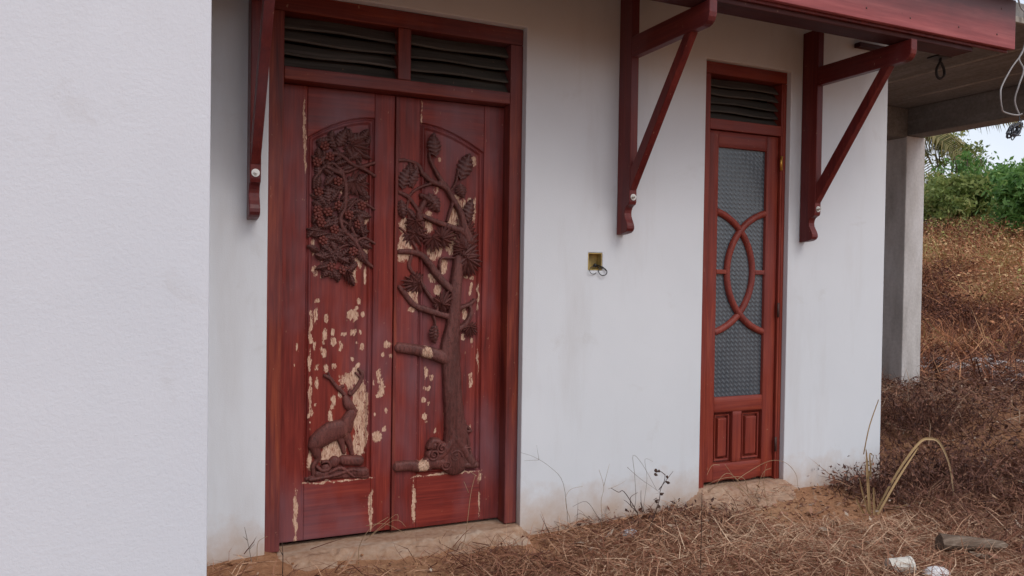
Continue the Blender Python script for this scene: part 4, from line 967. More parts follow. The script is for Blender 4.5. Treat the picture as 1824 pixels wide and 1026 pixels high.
top_a = arcpts(CA, aX, aL)          # from the crossing up to the left stile
mir = lambda P: [(2 * xm - p[0], p[1]) for p in P]
pane([(XL_, 1.9955)] + [(XR_, 1.9955)] + mir(top_a)[::-1] + top_a[1:])
flip = lambda P: [(p[0], 2 * CZ - p[1]) for p in P]
pane(([(XL_, 0.5565)] + [(XR_, 0.5565)] + mir(flip(top_a))[::-1] + flip(top_a)[1:])[::-1])
left_b = arcpts(CB, math.pi, math.pi - aX)     # left side of the oval, going up
ul = [(XL_, CZ)] + left_b + top_a[1:]
pane(ul); pane(flip(ul)[::-1]); pane(mir(ul)[::-1]); pane(mir(flip(ul)))
pane(left_b + mir(left_b)[::-1][1:] + flip(mir(left_b))[1:] + flip(left_b)[::-1][1:-1])
for z, h, mt in ((1.93, 0.085, M_brass), (1.06, 0.085, M_rusthinge), (0.26, 0.085, M_rusthinge)):
    h_ = MB().tube([(2.3205, YG - 0.003, z - h / 2), (2.3205, YG - 0.003, z + h / 2)], 0.0065, 8)
    h_.box(2.3215, 2.333, YG - 0.003, YG - 0.0005, z - h / 2, z + h / 2, 0.0005)
    h_.build('hinge', mt, G)

# ---------------- doorsteps
def step_mesh(x0, x1, y0, y1, zf, seed):
    nx, ny = int((x1 - x0) / 0.008), int((y1 - y0) / 0.008)
    xs = np.linspace(x0, x1, nx); ys = np.linspace(y0, y1, ny)
    X, Y = np.meshgrid(xs, ys, indexing='ij')
    Z = zf(X, Y) + 0.038 * fbm(X * 6, Y * 8, seed) * smooth(0.03, -0.05, Y) + 0.022 * fbm(X * 30, Y * 30, seed + 1) * smooth(0.04, -0.02, Y)
    ck = np.abs(fbm(X * 4 + 7, Y * 6, seed + 5, 3))
    Z = Z - 0.012 * np.clip(1 - ck / 0.02, 0, 1) * smooth(0.03, 0.0, Y)
    Z = Z - 0.02 * smooth(0.10, 0.25, fbm(X * 14, Y * 14, seed + 8, 3)) * smooth(0.02, -0.03, Y)
    X = X + 0.02 * fbm(X * 5 + 3, Y * 5, seed + 2) * smooth(0.0, -0.05, Y)
    Z[0, :] -= 0.0; Z[:, 0] = -0.22
    idx = np.arange(nx * ny).reshape(nx, ny)
    F = np.stack([idx[:-1, :-1], idx[1:, :-1], idx[1:, 1:], idx[:-1, 1:]], -1).reshape(-1, 4)
    V = np.stack([X, Y, Z], -1).reshape(-1, 3)
    return fast_mesh('doorstep', V, F, True)
d1 = link('doorstep', step_mesh(-0.66, 0.69, -0.22, 0.168, lambda x, y: -0.020 - 0.055 * smooth(0.0, -0.17, y) - 0.08 * smooth(-0.14, -0.22, y) - 0.09 * smooth(0.635, 0.69, x) * smooth(0.02, -0.02, y), 50), None, M_step)
tag(d1, 'low worn concrete doorstep under the carved double door', 'doorstep')
d2 = link('doorstep', step_mesh(1.66, 2.47, -0.26, 0.16, lambda x, y: 0.050 - 0.060 * smooth(0.01, -0.08, y) - 0.05 * smooth(-0.06, -0.20, y) - 0.07 * smooth(-0.17, -0.26, y) - 0.10 * (smooth(2.36, 2.47, x) + smooth(1.75, 1.66, x)) * smooth(0.02, -0.02, y), 60), None, M_step2)
tag(d2, 'crumbling earthy doorstep under the narrow glazed door', 'doorstep')

# ---------------- socket box in the wall
B = thing('socket_box', (1.046, 0.0, 1.274), 'open yellowed socket box sunk in the white wall', 'socket box')
m = MB()
m.box(1.0045, 1.0875, 0.050, 0.056, 1.2755, 1.3655)
m.box(1.0045, 1.0085, 0.004, 0.050, 1.2755, 1.3655); m.box(1.0835, 1.0875, 0.004, 0.050, 1.2755, 1.3655)
m.box(1.0085, 1.0835, 0.004, 0.050, 1.2755, 1.2795); m.box(1.0085, 1.0835, 0.004, 0.050, 1.3615, 1.3655)
m.build('box', M_box, B)
def ring(cx, cz, rx, rz, y0, a0, a1, n=16): return [(cx + rx * math.cos(a0 + (a1 - a0) * i / n), y0 - 0.012 * math.sin(math.pi * i / n), cz + rz * math.sin(a0 + (a1 - a0) * i / n)) for i in range(n + 1)]
m = MB()
m.tube([(1.065, 0.048, 1.30), (1.064, 0.02, 1.30)] + ring(1.085, 1.268, 0.024, 0.020, -0.004, 2.2, 2.2 + 6.0), 0.0026, 5)
m.tube([(1.068, 0.048, 1.305), (1.07, 0.02, 1.302), (1.09, -0.006, 1.292), (1.108, -0.01, 1.272)], 0.003, 5)
m.build('wire', M_blackwire, B)
m = MB().tube([(1.060, 0.048, 1.302), (1.058, 0.02, 1.298)] + ring(1.030, 1.275, 0.026, 0.020, -0.002, 0.8, 0.8 + 4.8), 0.0018, 5)
m.build('wire', M_blackwire, B)
MB().ball((1.062, 0.03, 1.302), 0.010, 8, 6).build('terminal', M_blackwire, B)

# ================================================================== dry ground cover
def blades(name, P, Lmin, Lmax, Wd, mat, lean, tint_lo, tint_hi, lay=0.02, curl=0.6, tpow=1.0, label=None, parent=None, zf=ground_z, drift=0.0):
    """P (n,2): a bent three-sided blade or twig at each point"""
    n = len(P)
    az = rng.uniform(0, 2 * np.pi, n)
    L = Lmin + (Lmax - Lmin) * rng.random(n) ** 1.8
    el = np.clip(rng.normal(lean[0], lean[1], n), -0.15, 1.5)
    w = Wd * rng.uniform(0.5, 1.5, n)
    base = np.stack([P[:, 0], P[:, 1], zf(P[:, 0], P[:, 1]) + rng.uniform(-0.01, lay, n)], -1)
    d0 = np.stack([np.cos(az) * np.cos(el), np.sin(az) * np.cos(el), np.sin(el)], -1)
    bend = rng.normal(0, curl, n)
    side = np.stack([-np.sin(az), np.cos(az), np.zeros(n)], -1)
    dd = d0 + side * bend[:, None] * 0.6 + np.array([0, 0, -1]) * (np.abs(bend) * 0.35 * np.maximum(el, 0))[:, None]
    p0 = base
    p1 = base + d0 * (L * 0.5)[:, None]
    p2 = p1 + dd * (L * 0.5)[:, None]
    roll = rng.uniform(0, np.pi, n)
    upv = np.cross(d0, side)
    s = side * np.cos(roll)[:, None] + upv * np.sin(roll)[:, None]
    sw = s * w[:, None]
    V = np.stack([p0 - sw, p0 + sw, p1 - sw * 0.8, p1 + sw * 0.8, p2], 1)
    b = np.arange(n) * 5
    F = np.concatenate([np.stack([b, b + 1, b + 3], -1), np.stack([b, b + 3, b + 2], -1), np.stack([b + 2, b + 3, b + 4], -1)])
    me = fast_mesh(name, V.reshape(-1, 3), F)
    t = tint_lo + (tint_hi - tint_lo) * np.clip(rng.random(n) ** tpow + drift * 2.2 * fbm(P[:, 0] * 0.9, P[:, 1] * 0.9, 19, 3), 0, 1)
    set_attr(me, 'tint', np.repeat(t, 5))
    o = link(name, me, parent, mat)
    return o

def leaves(name, C, size, mat, tint, flat=0.5, curl=0.35, parent=None):
    """C (n,3): small pointed curled leaves with random facing"""
    n = len(C)
    nrm = rng.normal(0, 1, (n, 3)); nrm[:, 2] = np.abs(nrm[:, 2]) + flat * 3
    nrm /= np.linalg.norm(nrm, axis=1)[:, None]
    a = rng.normal(0, 1, (n, 3)); a -= (a * nrm).sum(1)[:, None] * nrm; a /= np.linalg.norm(a, axis=1)[:, None]
    b = np.cross(nrm, a)
    s = size * rng.uniform(0.5, 1.5, n)
    l = (a * s[:, None]); w = (b * (s * rng.uniform(0.28, 0.5, n))[:, None]); c = nrm * (s * curl * rng.uniform(-1, 1, n))[:, None]
    V = np.stack([C - l, C - l * 0.1 + w + c, C + l * 0.9 + c * 0.5, C - l * 0.1 - w + c], 1)
    k = np.arange(n) * 4
    F = np.concatenate([np.stack([k, k + 1, k + 2], -1), np.stack([k, k + 2, k + 3], -1)])
    me = fast_mesh(name, V.reshape(-1, 3), F)
    set_attr(me, 'tint', np.repeat(tint, 4))
    return link(name, me, parent, mat)

def in_rect(n, x0, x1, y0, y1):
    return np.stack([rng.uniform(x0, x1, n), rng.uniform(y0, y1, n)], -1)

def bare(P):     # trodden bare patch at the foot of the bank
    s = hill_s(P[:, 0], P[:, 1]); l = (P[:, 0] + 1.05) * 0.59 - (P[:, 1] + 3.57) * 0.81
    return np.exp(-((s - 10.1) / 0.95) ** 2) * smooth(-0.9, 0.1, l + 0.5 * fbm(P[:, 0] * 1.2, P[:, 1] * 1.2, 90))

def cover_z(x, y):
    z = ground_z(x, y)
    a = np.where((np.abs(x) < 0.66) & (y > -0.22), -0.020 - 0.055 * smooth(0.0, -0.17, y) - 0.08 * smooth(-0.14, -0.22, y), -9)
    b = np.where((np.abs(x - 2.06) < 0.36) & (y > -0.26), 0.050 - 0.060 * smooth(0.01, -0.08, y) - 0.05 * smooth(-0.06, -0.20, y) - 0.07 * smooth(-0.17, -0.26, y), -9)
    return np.maximum(z, np.maximum(a, b))

def clumpy(P, sc, thr, seed):
    return P[fbm(P[:, 0] * sc, P[:, 1] * sc, seed, 3) > thr]

def clear(P):     # keep off the doorsteps, walls and column
    x, y = P[:, 0], P[:, 1]
    ok = ~((y > -0.03) & (x < 3.17))
    ok &= ~((x < -0.88) & (y > -0.92))
    r_ = rng.random(len(x))
    ok &= ~((np.abs(x) < 0.66) & (y > -0.17 - 0.03 * np.sin(x * 9)) & (r_ < 0.93))
    ok &= ~((np.abs(x - 2.06) < 0.36) & (y > -0.16) & (r_ < 0.75))
    ok &= ~((np.abs(x - 5.5) < 0.14) & (np.abs(y - 1.78) < 0.14))
    return P[ok]

near = clear(clumpy(in_rect(150000, -1.3, 5.0, -2.6, -0.02), 1.6, -0.17, 71))
keep = rng.random(len(near)) < np.where(near[:, 1] > -0.28, 0.45 + 0.9 * smooth(0.6, 2.6, near[:, 0]), 1.0) * np.where(near[:, 0] < 0.2, 0.45, 1.0)
o = blades('dry_grass', near[keep], 0.025, 0.19, 0.0017, M_straw, (0.22, 0.34), 0.0, 0.95, 0.04, 0.8, tpow=1.35, zf=cover_z, drift=0.45)
tag(o, 'matted dry straw coloured grass in front of the doors', 'dry grass', kind='stuff')
mid = clear(in_rect(60000, 2.7, 10.5, -3.0, 6.0))
mid = mid[(mid[:, 1] < 0.2) | (mid[:, 0] > 3.2)]
mid = mid[rng.random(len(mid)) > 0.9 * bare(mid)]
o = blades('dry_weeds', mid, 0.05, 0.30, 0.0026, M_litter, (0.45, 0.42), 0.0, 0.95, 0.05, 0.8, drift=0.5)
tag(o, 'tangled dark brown dead weeds past the wall end', 'dead weeds', kind='stuff')
q = clear(in_rect(15000, -1.2, 5.0, -2.6, -0.02))
q = q[rng.random(len(q)) < 0.25 + 0.75 * smooth(0.5, 3.2, q[:, 0] - 0.5 * q[:, 1])]
q2 = clear(in_rect(42000, 3.0, 11.0, -2.5, 6.5)); q2 = q2[(q2[:, 1] < 0.2) | (q2[:, 0] > 3.2)]; q2 = q2[rng.random(len(q2)) > 0.85 * bare(q2)]
Q = np.concatenate([q, q2])
C = np.stack([Q[:, 0], Q[:, 1], ground_z(Q[:, 0], Q[:, 1]) + 0.005 + 0.07 * rng.random(len(Q)) ** 2 * (0.3 + smooth(2.5, 4, Q[:, 0]))], -1)
sz = 0.016 + 0.010 * smooth(2.5, 6, Q[:, 0])
tl = rng.random(len(C)) ** 1.3; tl = np.where(Q[:, 0] < 3.0, 0.5 + 0.5 * tl, tl)
o = leaves('leaf_litter', C, sz, M_litter, tl, 0.35, 0.5)
tag(o, 'brown dead leaves littering the ground', 'leaf litter', kind='stuff')
Q = clear(in_rect(420, -1.0, 5.2, -2.2, -0.02)); 
C = np.stack([Q[:, 0], Q[:, 1], cover_z(Q[:, 0], Q[:, 1]) + 0.02 + 0.03 * rng.random(len(Q))], -1)
o = leaves('fallen_leaves', C, 0.030, M_litter, 0.45 + 0.55 * rng.random(len(Q)), 0.25, 0.6)
tag(o, 'larger curled dry leaves dropped on the grass', 'leaf litter', kind='stuff')
# soil clods
cl = clear(in_rect(2600, -1.0, 4.6, -2.2, 0.03))
mb = MB()
for (x, y) in cl:
    r = random.uniform(0.004, 0.012) * (1.6 if random.random() < 0.06 else 1)
    mb.ball((x, y, float(cover_z(np.array([x]), np.array([y]))[0]) + r * 0.3), r, 5, 4, (random.uniform(.8, 1.4), 1, random.uniform(.5, .9)))
o = mb.build('soil_clods', M_soil); tag(o, 'crumbs and clods of brown soil by the wall', 'soil', kind='stuff')

# far bank of dry brush
def bank_pts(n, s0, s1, l0, l1):
    s = rng.uniform(s0, s1, n); l = rng.uniform(l0, l1, n)
    return np.stack([-1.05 + 0.81 * s + 0.59 * l, -3.57 + 0.59 * s - 0.81 * l], -1)
bp = bank_pts(100000, 8.5, 21.5, -3.6, 5.5)
bp = bp[(np.abs(bp[:, 0] - 5.5) > 0.2) | (np.abs(bp[:, 1] - 1.75) > 0.2)]
dens = smooth(8.2, 12.5, hill_s(bp[:, 0], bp[:, 1])) * 0.8 + 0.2
clr = np.exp(-((hill_s(bp[:, 0], bp[:, 1]) - 10.6) / 0.9) ** 2) * smooth(-0.7, 0.1, (bp[:, 0] + 1.05) * 0.59 - (bp[:, 1] + 3.57) * 0.81)
bp = bp[rng.random(len(bp)) < (1 - 0.93 * bare(bp)) * dens * (0.5 + 1.0 * (fbm(bp[:, 0] * 0.8, bp[:, 1] * 0.8, 91, 3) > -0.1))]
o = blades('bank_brush', bp, 0.08, 0.70, 0.0042, M_bank, (0.6, 0.45), 0.0, 0.97, 0.05, 0.9, tpow=1.0, drift=0.9)
tag(o, 'red brown dry brush covering the bank', 'dry brush', kind='stuff')
bl = bank_pts(110000, 9.0, 21.0, -3.6, 5.5)
h = rng.random(len(bl)) ** 1.5 * 0.40 * smooth(10.5, 14, hill_s(bl[:, 0], bl[:, 1])) + 0.02
tt = np.clip(rng.random(len(bl)) ** 1.3 + 1.9 * fbm(bl[:, 0] * 0.9, bl[:, 1] * 0.9, 19, 3), 0, 1) * 0.93
hb = hill_s(bl[:, 0], bl[:, 1])
tt = np.where((hb > 16.5) & (rng.random(len(bl)) < 0.35), 1.0, tt)
tt[(fbm(bl[:, 0] * 0.7, bl[:, 1] * 0.7, 55, 3) > 0.20) & (rng.random(len(bl)) < 0.5)] = 1.0
kb = rng.random(len(bl)) > 0.93 * bare(bl)
bl, h, tt = bl[kb], h[kb], tt[kb]
C = np.stack([bl[:, 0], bl[:, 1], ground_z(bl[:, 0], bl[:, 1]) + h], -1)
o = leaves('bank_leaves', C, 0.027, M_bank, tt, 0.15, 0.5)
tag(o, 'withered leaves on the brush of the bank', 'dry leaves', kind='stuff')
# pale and grey rubble strip at the foot of the bank
mb = MB()
M_rub = simple('pale_rubble', (0.55, 0.50, 0.48), 0.9, var=0.6, spec=0.1)
for k in range(260):
    s = random.gauss(10.0, 0.55); l = random.uniform(-0.6, 3.5)
    x, y = -1.05 + 0.81 * s + 0.59 * l, -3.57 + 0.59 * s - 0.81 * l
    r = random.uniform(0.015, 0.06)
    mb.ball((x, y, float(ground_z(x, y)) + r * 0.25), r, 6, 4, (random.uniform(.8, 2.0), random.uniform(.8, 1.6), random.uniform(.3, .6)))
o = mb.build('rubble', M_rub); tag(o, 'scattered pale rubble at the foot of the bank', 'rubble', kind='stuff')

# ================================================================== shrubs and palm on the bank
def shrub(name, s, l, h, w, n, mat, label, cat='shrub', size=0.06, lo=0.05):
    x, y = -1.05 + 0.81 * s + 0.59 * l, -3.57 + 0.59 * s - 0.81 * l
    z = float(ground_z(x, y))
    t = thing(name, (x, y, z), label, cat, 'green shrubs along the top of the bank')
    m = MB()
    for k in range(5):
        a = random.uniform(0, 6.28); r = w * random.uniform(0.2, 0.6)
        m.tube(catmull([(x, y, z - 0.1), (x + r * 0.4 * math.cos(a), y + r * 0.4 * math.sin(a), z + h * 0.4), (x + r * math.cos(a), y + r * math.sin(a), z + h * random.uniform(0.7, 0.95))], 3), [0.05, 0.045, 0.04, 0.03, 0.025, 0.018, 0.01], 5)
    m.build('trunk', M_bark, t)
    # clumps of leaves, thinner towards the rim so the sky shows through
    nc = int(n / 70)
    cc = rng.normal(0, 1, (nc, 3)); cc /= np.linalg.norm(cc, axis=1)[:, None]
    rad = rng.random(nc) ** 0.25
    cc = cc * rad[:, None]
    cen = np.array([x, y, z + h * (0.5 + lo * 0.5)])
    lob = 1 + 0.35 * fbm(cc[:, 0] * 2.2 + s, cc[:, 2] * 2.2 + l, 13)
    ctr = cen + cc * np.array([w, w, h * (0.5 - lo * 0.4)]) * lob[:, None]
    k = rng.integers(0, nc, n)
    sp = np.array([0.17, 0.17, 0.12]) * max(w, 0.8)
    C = ctr[k] + rng.normal(0, 1, (n, 3)) * sp * rng.uniform(0.5, 1.2, nc)[k][:, None]
    tint = np.clip(rng.random(nc)[k] * 0.55 + rng.random(n) * 0.45, 0, 1)
    leaves('crown', C, size, mat, tint, 0.0, 0.3, parent=t)
    return t
shrub('shrub', 20.6, -0.85, 1.55, 0.75, 7000, M_leafB, 'olive green shrub directly beside the porch column on the bank')
shrub('shrub', 19.6, 0.10, 1.30, 0.70, 7000, M_leafB, 'yellowish olive shrub at the crest of the bank, second from the column')
shrub('shrub', 22.5, 0.15, 2.15, 0.65, 3200, M_leafA, 'fresh green shrub standing behind the yellowish olive shrub')
shrub('shrub', 20.2, 0.95, 1.65, 0.75, 8000, M_leafA, 'bright green shrub on the bank below the coiled cable')
shrub('shrub', 17.2, 1.25, 1.35, 0.62, 7000, M_leafA, 'dense green shrub lowest on the bank at the right edge')
shrub('shrub', 22.0, 1.65, 1.75, 0.9, 7000, M_leafA, 'rounded green shrub behind the dense one at the right edge')
shrub('shrub', 25.0, -0.25, 3.0, 0.9, 2000, M_leafB, 'thin tall shrub letting the sky through behind the others')

def palm(s, l, h):
    x, y = -1.05 + 0.81 * s + 0.59 * l, -3.57 + 0.59 * s - 0.81 * l
    z = float(ground_z(x, y))
    t = thing('palm_tree', (x, y, z), 'palm with drooping yellow green fronds just under the porch beam', 'palm tree')
    MB().tube([(x + 0.1 * math.sin(k), y, z - 0.2 + (h + 0.2) * k / 8) for k in range(9)], [0.20 - 0.008 * k for k in range(9)], 8).build('trunk', M_bark, t)
    top = np.array([x, y, z + h])
    for k in range(15):
        a = k * 2.4 + 0.3; up = 0.75 - 0.085 * k
        L = random.uniform(2.6, 3.4)
        pts = []
        for i in range(15):
            q = i / 14
            r = L * (q - 0.12 * q * q) * math.cos(up * (1 - q))
            pts.append(top + np.array([r * math.cos(a), r * math.sin(a), L * (math.sin(up) * q - (0.55 + 0.35 * (0.75 - up)) * q * q)]))
        m = MB(); m.tube(pts, [0.035 * (1 - 0.85 * i / 14) for i in range(15)], 5)
        vs, fs, tn = [], [], []
        side = np.array([-math.sin(a), math.cos(a), 0])
        for i in range(52):
            q = 0.1 + 0.9 * i / 51
            j = min(int(q * 14), 13); f = q * 14 - j
            p = pts[j] * (1 - f) + pts[j + 1] * f
            ll = 0.75 * math.sin(math.pi * (0.15 + 0.8 * q)) + 0.1
            for sg in (-1, 1):
                drop = random.uniform(0.55, 0.95)
                e = p + side * sg * ll * (1 - drop * 0.6) + np.array([0.1 * math.cos(a), 0.1 * math.sin(a), -ll * drop])
                md = p + side * sg * ll * 0.35 + np.array([0, 0, -ll * 0.18])
                wv = np.array([math.cos(a), math.sin(a), -0.3]) * 0.022
                b = len(vs); vs += [p - wv, p + wv, md + wv, md - wv, e]
                fs += [[b, b + 1, b + 2], [b, b + 2, b + 3], [b + 3, b + 2, b + 4]]
                tn += [np.clip(random.gauss(0.5, 0.25), 0, 1)] * 5
        rb = len(vs)
        V = np.array(vs + m.v); 
        tri = list(fs)
        for f_ in m.f:
            for i in range(1, len(f_) - 1): tri.append([f_[0] + rb, f_[i] + rb, f_[i + 1] + rb])
        me = fast_mesh('frond', V, np.array(tri)); set_attr(me, 'tint', tn + [0.6] * len(m.v))
        link('frond', me, t, M_palm)
palm(26.0, -1.35, 3.2)

# ================================================================== weeds and reed along the wall
def weed(name, lines, y, r, mat, label, cat='weed', group=None, berries=None, spread=0.03, root=0):
    b = lines[root][0]
    t = thing(name, (b[0], y, float(ground_z(b[0], y))), label, cat, group)
    m = MB()
    for i, ln in enumerate(lines):
        ph = random.uniform(0, 6)
        pts = [(p[0], y + spread * math.sin(ph + k * 0.9) * (k > 0 or i != root), p[1]) for k, p in enumerate(ln)]
        if i == root:
            pts = [(pts[0][0], y, float(ground_z(pts[0][0], y)) - 0.02)] + pts if pts[0][2] > float(ground_z(pts[0][0], y)) - 0.02 else pts
        pts = catmull(pts, 4)
        rr = r * (1.0 if i == root else 0.75)
        m.tube(pts, [rr * (1 - 0.5 * k / max(1, len(pts) - 1)) for k in range(len(pts))], 4)
    m.build('stem', mat, t)
    for p in (berries or []):
        q = MB()
        for _ in range(4):
            q.ball((p[0] + random.uniform(-.006, .006), y + random.uniform(-.008, .008), p[1] + random.uniform(-.006, .006)), random.uniform(.004, .008), 6, 4)
        q.build('seed_head', M_stem_dark, t)
    return t
weed('seedhead_weed', W_BERRY, -0.30, 0.0030, M_stem_dark, 'tall leaning dark weed with round seed heads against white wall', berries=W_BERRIES[0])
weed('grass_stalk', W_A, -0.10, 0.0020, M_stem_grey, 'bent grass stalk with hooked tip on the wall between doors', group='dry stalks along the house wall')
weed('grass_stalk', W_B, -0.08, 0.0014, M_stem_tan, 'pale forked grass stalk beside the seed head weed', group='dry stalks along the house wall')
weed('grass_stalk', W_C, -0.12, 0.0015, M_stem_grey, 'tallest thin zigzag grass stalk left of the seed head weed', group='dry stalks along the house wall')
weed('grass_tuft', W_D, -0.15, 0.0028, M_stem_dark, 'dark curled grass tuft at the foot of the white wall', 'grass tuft')
weed('grass_stalk', W_E, -0.06, 0.0013, M_stem_tan, 'short arching pale stalk between double door and bent stalk', group='dry stalks along the house wall')
weed('grass_stalk', W_F, -0.05, 0.0012, M_stem_grey, 'faint twig leaning on the wall right of the double door', group='dry stalks along the house wall')
weed('dry_vine', W_G, -0.25, 0.0026, M_stem_tan, 'tangled pale dry vine in front of the narrow door foot', 'vine', spread=0.06)
weed('grass_stalk', STALK1, -0.75, 0.0026, M_stem_dark, 'straight dark stalk left of the narrow door in foreground', root=0)
weed('grass_stalk', STALK2, -0.20, 0.0024, M_stem_dark, 'short dark stalk under the left door jamb', group='dry stalks along the house wall')
weed('grass_stalk', STALK3, -0.12, 0.0020, M_stem_tan, 'slender stalk with dried flowers before the right door leaf', group='dry stalks along the house wall')
weed('grass_stalk', STALK4, -0.05, 0.0020, M_stem_grey, 'wispy dry stalk beside the projecting wall corner', group='dry stalks along the house wall')
weed('grass_stalk', STALK5, -0.04, 0.0016, M_stem_tan, 'tiny curved stalk next to the left door jamb', group='dry stalks along the house wall')
weed('grass_tuft', TUFT, -0.15, 0.0018, M_stem_tan, 'straw tuft in front of the left door leaf', 'grass tuft')
M_leafgreen = simple('small_green_leaf', (0.10, 0.14, 0.04), 0.6, var=0.3)

# the reed with one blade bent over
t = thing('reed_clump', (2.62, -0.42, float(ground_z(2.62, -0.42))), 'tall tan reed clump with one blade bent over near corner', 'reed')
WR = [0.0075, 0.0075, 0.0065, 0.003, 0.005, 0.004, 0.006, 0.003, 0.005, 0.004, 0.004]
for i, ln in enumerate(REED):
    ph = random.uniform(0, 6)
    pts = catmull([(p[0], -0.42 + 0.012 * math.sin(ph + 0.6 * k), p[1]) for k, p in enumerate(ln)], 6)
    n = len(pts); vs = []; tn = []
    for k, p in enumerate(pts):
        q = np.array(pts[min(k + 1, n - 1)]) - np.array(pts[max(k - 1, 0)]); q /= np.linalg.norm(q) + 1e-9
        sd = np.cross(q, np.array([0.35, 0.93, 0.1])); sd /= np.linalg.norm(sd) + 1e-9
        w = WR[i] * (0.55 + 0.6 * math.sin(math.pi * min(1, k / (n - 1) + 0.12)))
        if k == n - 1: w *= 0.15
        c = np.array(p)
        vs += [c - sd * w, c + np.array([0.002, 0.006, 0]) , c + sd * w]; tn += [0.15 + 0.8 * k / n if i in (1, 6) else 0.2 + 0.35 * k / n] * 3
    fs = [[k * 3 + j, k * 3 + j + 1, k * 3 + j + 4, k * 3 + j + 3] for k in range(n - 1) for j in range(2)]
    me = fast_mesh('blade', vs, fs, True); set_attr(me, 'tint', tn)
    link('blade', me, t, M_reed)

# dead bush against the wall corner and by the column
def twig_bush(cx, cy, h, w, n, label):
    P = np.stack([rng.normal(cx, w * 0.4, n), rng.normal(cy, w * 0.3, n)], -1)
    z0 = float(ground_z(cx, cy))
    t = thing('dead_bush', (cx, cy, z0), label, 'dead bush')
    o_ = blades('twigs', P, h * 0.4, h * 1.2, 0.0022, M_litter, (0.95, 0.35), 0.0, 0.6, 0.02, 0.9, parent=t)
    o_['kind'] = 'stuff'
    C = np.stack([rng.normal(cx, w * 0.5, n * 2), rng.normal(cy, w * 0.35, n * 2), z0 + h * rng.random(n * 2) ** 1.2], -1)
    o_ = leaves('leaves', C, 0.014, M_litter, rng.random(n * 2) ** 1.8 * 0.8, 0.0, 0.5, parent=t)
    o_['kind'] = 'stuff'
twig_bush(1.55, -0.10, 0.07, 0.40, 160, 'low straw fringe along the wall foot left of the narrow door')
twig_bush(2.95, -0.16, 0.17, 0.36, 420, 'low dark dead bush at the right foot of white wall')
twig_bush(3.50, -0.20, 0.30, 0.50, 700, 'tangled dead bush just past the white wall end')
twig_bush(4.30, 0.60, 0.34, 0.60, 800, 'dark dead bush at the foot of the concrete column')

# ================================================================== rubbish on the ground
def gz(x, y): return float(ground_z(x, y))
# pot lying on its side
cx, cy = 2.045, -1.065
pt = thing('plastic_pot', (cx, cy, gz(cx, cy)), 'dirty white plastic pot lying on its side in dry grass', 'pot')
ax = Vector((0.93, -0.36, 0.02)).normalized(); bx = ax.cross(Vector((0, 0, 1))).normalized(); dx = bx.cross(ax).normalized()
def tubeshell(ra, rb, L, th, n=20):
    m = MB(); vs = []
    o_ = Vector((cx, cy, gz(cx, cy) + 0.030))
    prof = [(0.0, 0.0), (0.0, ra), (L * 0.9, rb), (L * 0.9, rb + 0.003), (L, rb + 0.003), (L, rb - th), (0.004, ra - th), (0.004, 0.0)]
    for s_, r_ in prof:
        for k in range(n):
            a = 2 * math.pi * k / n
            vs.append((o_ + ax * (s_ - L / 2) + (bx * math.cos(a) + dx * math.sin(a)) * r_)[:])
    fs = [[i * n + k, i * n + (k + 1) % n, (i + 1) * n + (k + 1) % n, (i + 1) * n + k] for i in range(len(prof) - 1) for k in range(n)]
    return m.add(vs, fs, False)
tubeshell(0.036, 0.042, 0.105, 0.003).build('body', M_plastic, pt)

bm = bmesh.new(); bmesh.ops.create_icosphere(bm, subdivisions=4, radius=0.05)
for v in bm.verts:
    c = v.co.copy()
    k = 1 + 0.30 * float(fbm(c.x * 40 + 3, c.y * 40 + c.z * 31, 2)) + 0.22 * abs(float(fbm(c.z * 70, c.x * 60 + c.y * 20, 8)))
    v.co = Vector((c.x * 1.35 * k, c.y * 1.0 * k, c.z * 0.75 * k))
me = bpy.data.meshes.new('crumpled_bag'); bm.to_mesh(me); bm.free()
o = link('crumpled_bag', me, None, M_bag); o.location = (2.15, -1.17, gz(2.15, -1.17) + 0.015)
tag(o, 'crumpled white plastic bag lying beside the pot', 'bag')
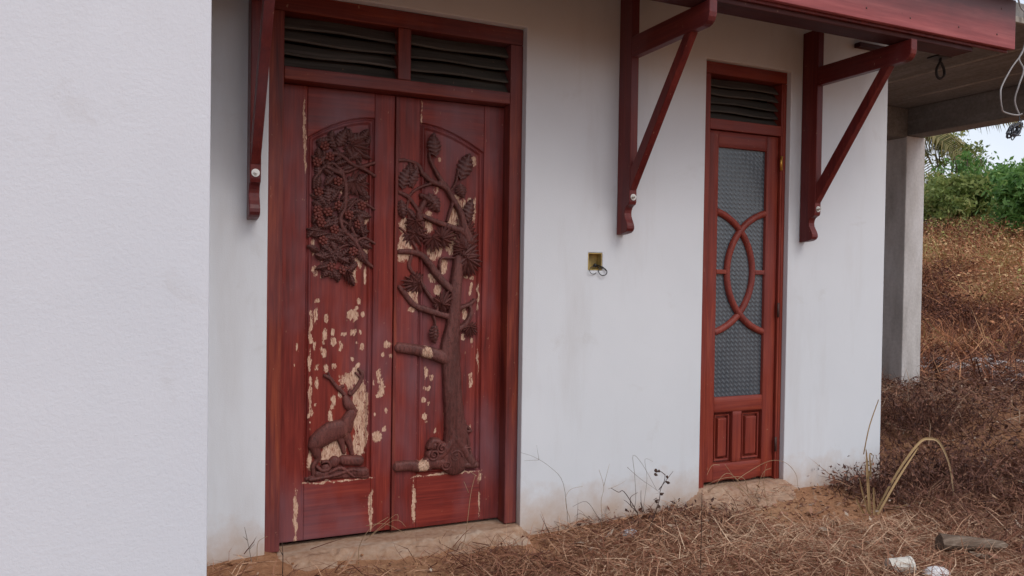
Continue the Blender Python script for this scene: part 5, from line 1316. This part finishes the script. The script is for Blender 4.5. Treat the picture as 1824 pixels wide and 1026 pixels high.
# smaller scrap by the wall
bm = bmesh.new(); bmesh.ops.create_icosphere(bm, subdivisions=3, radius=0.03)
for v in bm.verts:
    c = v.co.copy(); k = 1 + 0.6 * float(fbm(c.x * 60, c.y * 60 + c.z * 50, 12))
    v.co = Vector((c.x * 1.5 * k, c.y * k, c.z * 0.6 * k))
me = bpy.data.meshes.new('plastic_scrap'); bm.to_mesh(me); bm.free()
o = link('plastic_scrap', me, None, simple('clear_scrap', (0.5, 0.5, 0.53), 0.35, var=0.4)); o.location = (1.14, -0.22, gz(1.14, -0.22) + 0.012)
tag(o, 'small greyish plastic scrap in grass near the wall between doors', 'scrap')

def timber(name, a, b, w, h, label, seed):
    """split weathered length of wood"""
    A, Bv = Vector(a), Vector(b); d = (Bv - A); L = d.length; d.normalize()
    sd = d.cross(Vector((0, 0, 1))).normalized(); up = sd.cross(d)
    n, k = 14, 9; vs = []
    for i in range(n + 1):
        q = i / n
        for j in range(k):
            a_ = 2 * math.pi * j / k
            rr = 1 + 0.35 * float(fbm(q * 5 + 9 * j, j * 3.1, seed)) + (0.2 if j % 3 == 0 else 0)
            taper = 1 - 0.35 * q
            vs.append((A + d * (L * q + 0.03 * float(fbm(j * 2.3, q, seed + 3)) * (i in (0, n))) + sd * w * math.cos(a_) * rr * taper + up * h * math.sin(a_) * rr * taper)[:])
    fs = [[i * k + j, i * k + (j + 1) % k, (i + 1) * k + (j + 1) % k, (i + 1) * k + j] for i in range(n) for j in range(k)]
    fs += [list(range(k))[::-1], [n * k + j for j in range(k)]]
    o = MB().add(vs, fs).build(name, M_log)
    return tag(o, label, 'timber')
timber('rotten_log', (2.40, -1.00, gz(2.4, -1.0) + 0.075), (2.72, -1.10, gz(2.72, -1.10) + 0.055), 0.034, 0.036, 'split weathered grey log lying on dry grass', 4)
timber('wood_splinter', (2.48, -1.09, gz(2.48, -1.09) + 0.04), (2.64, -1.20, gz(2.64, -1.2) + 0.02), 0.016, 0.012, 'pale splinter of wood just in front of the grey log', 9)
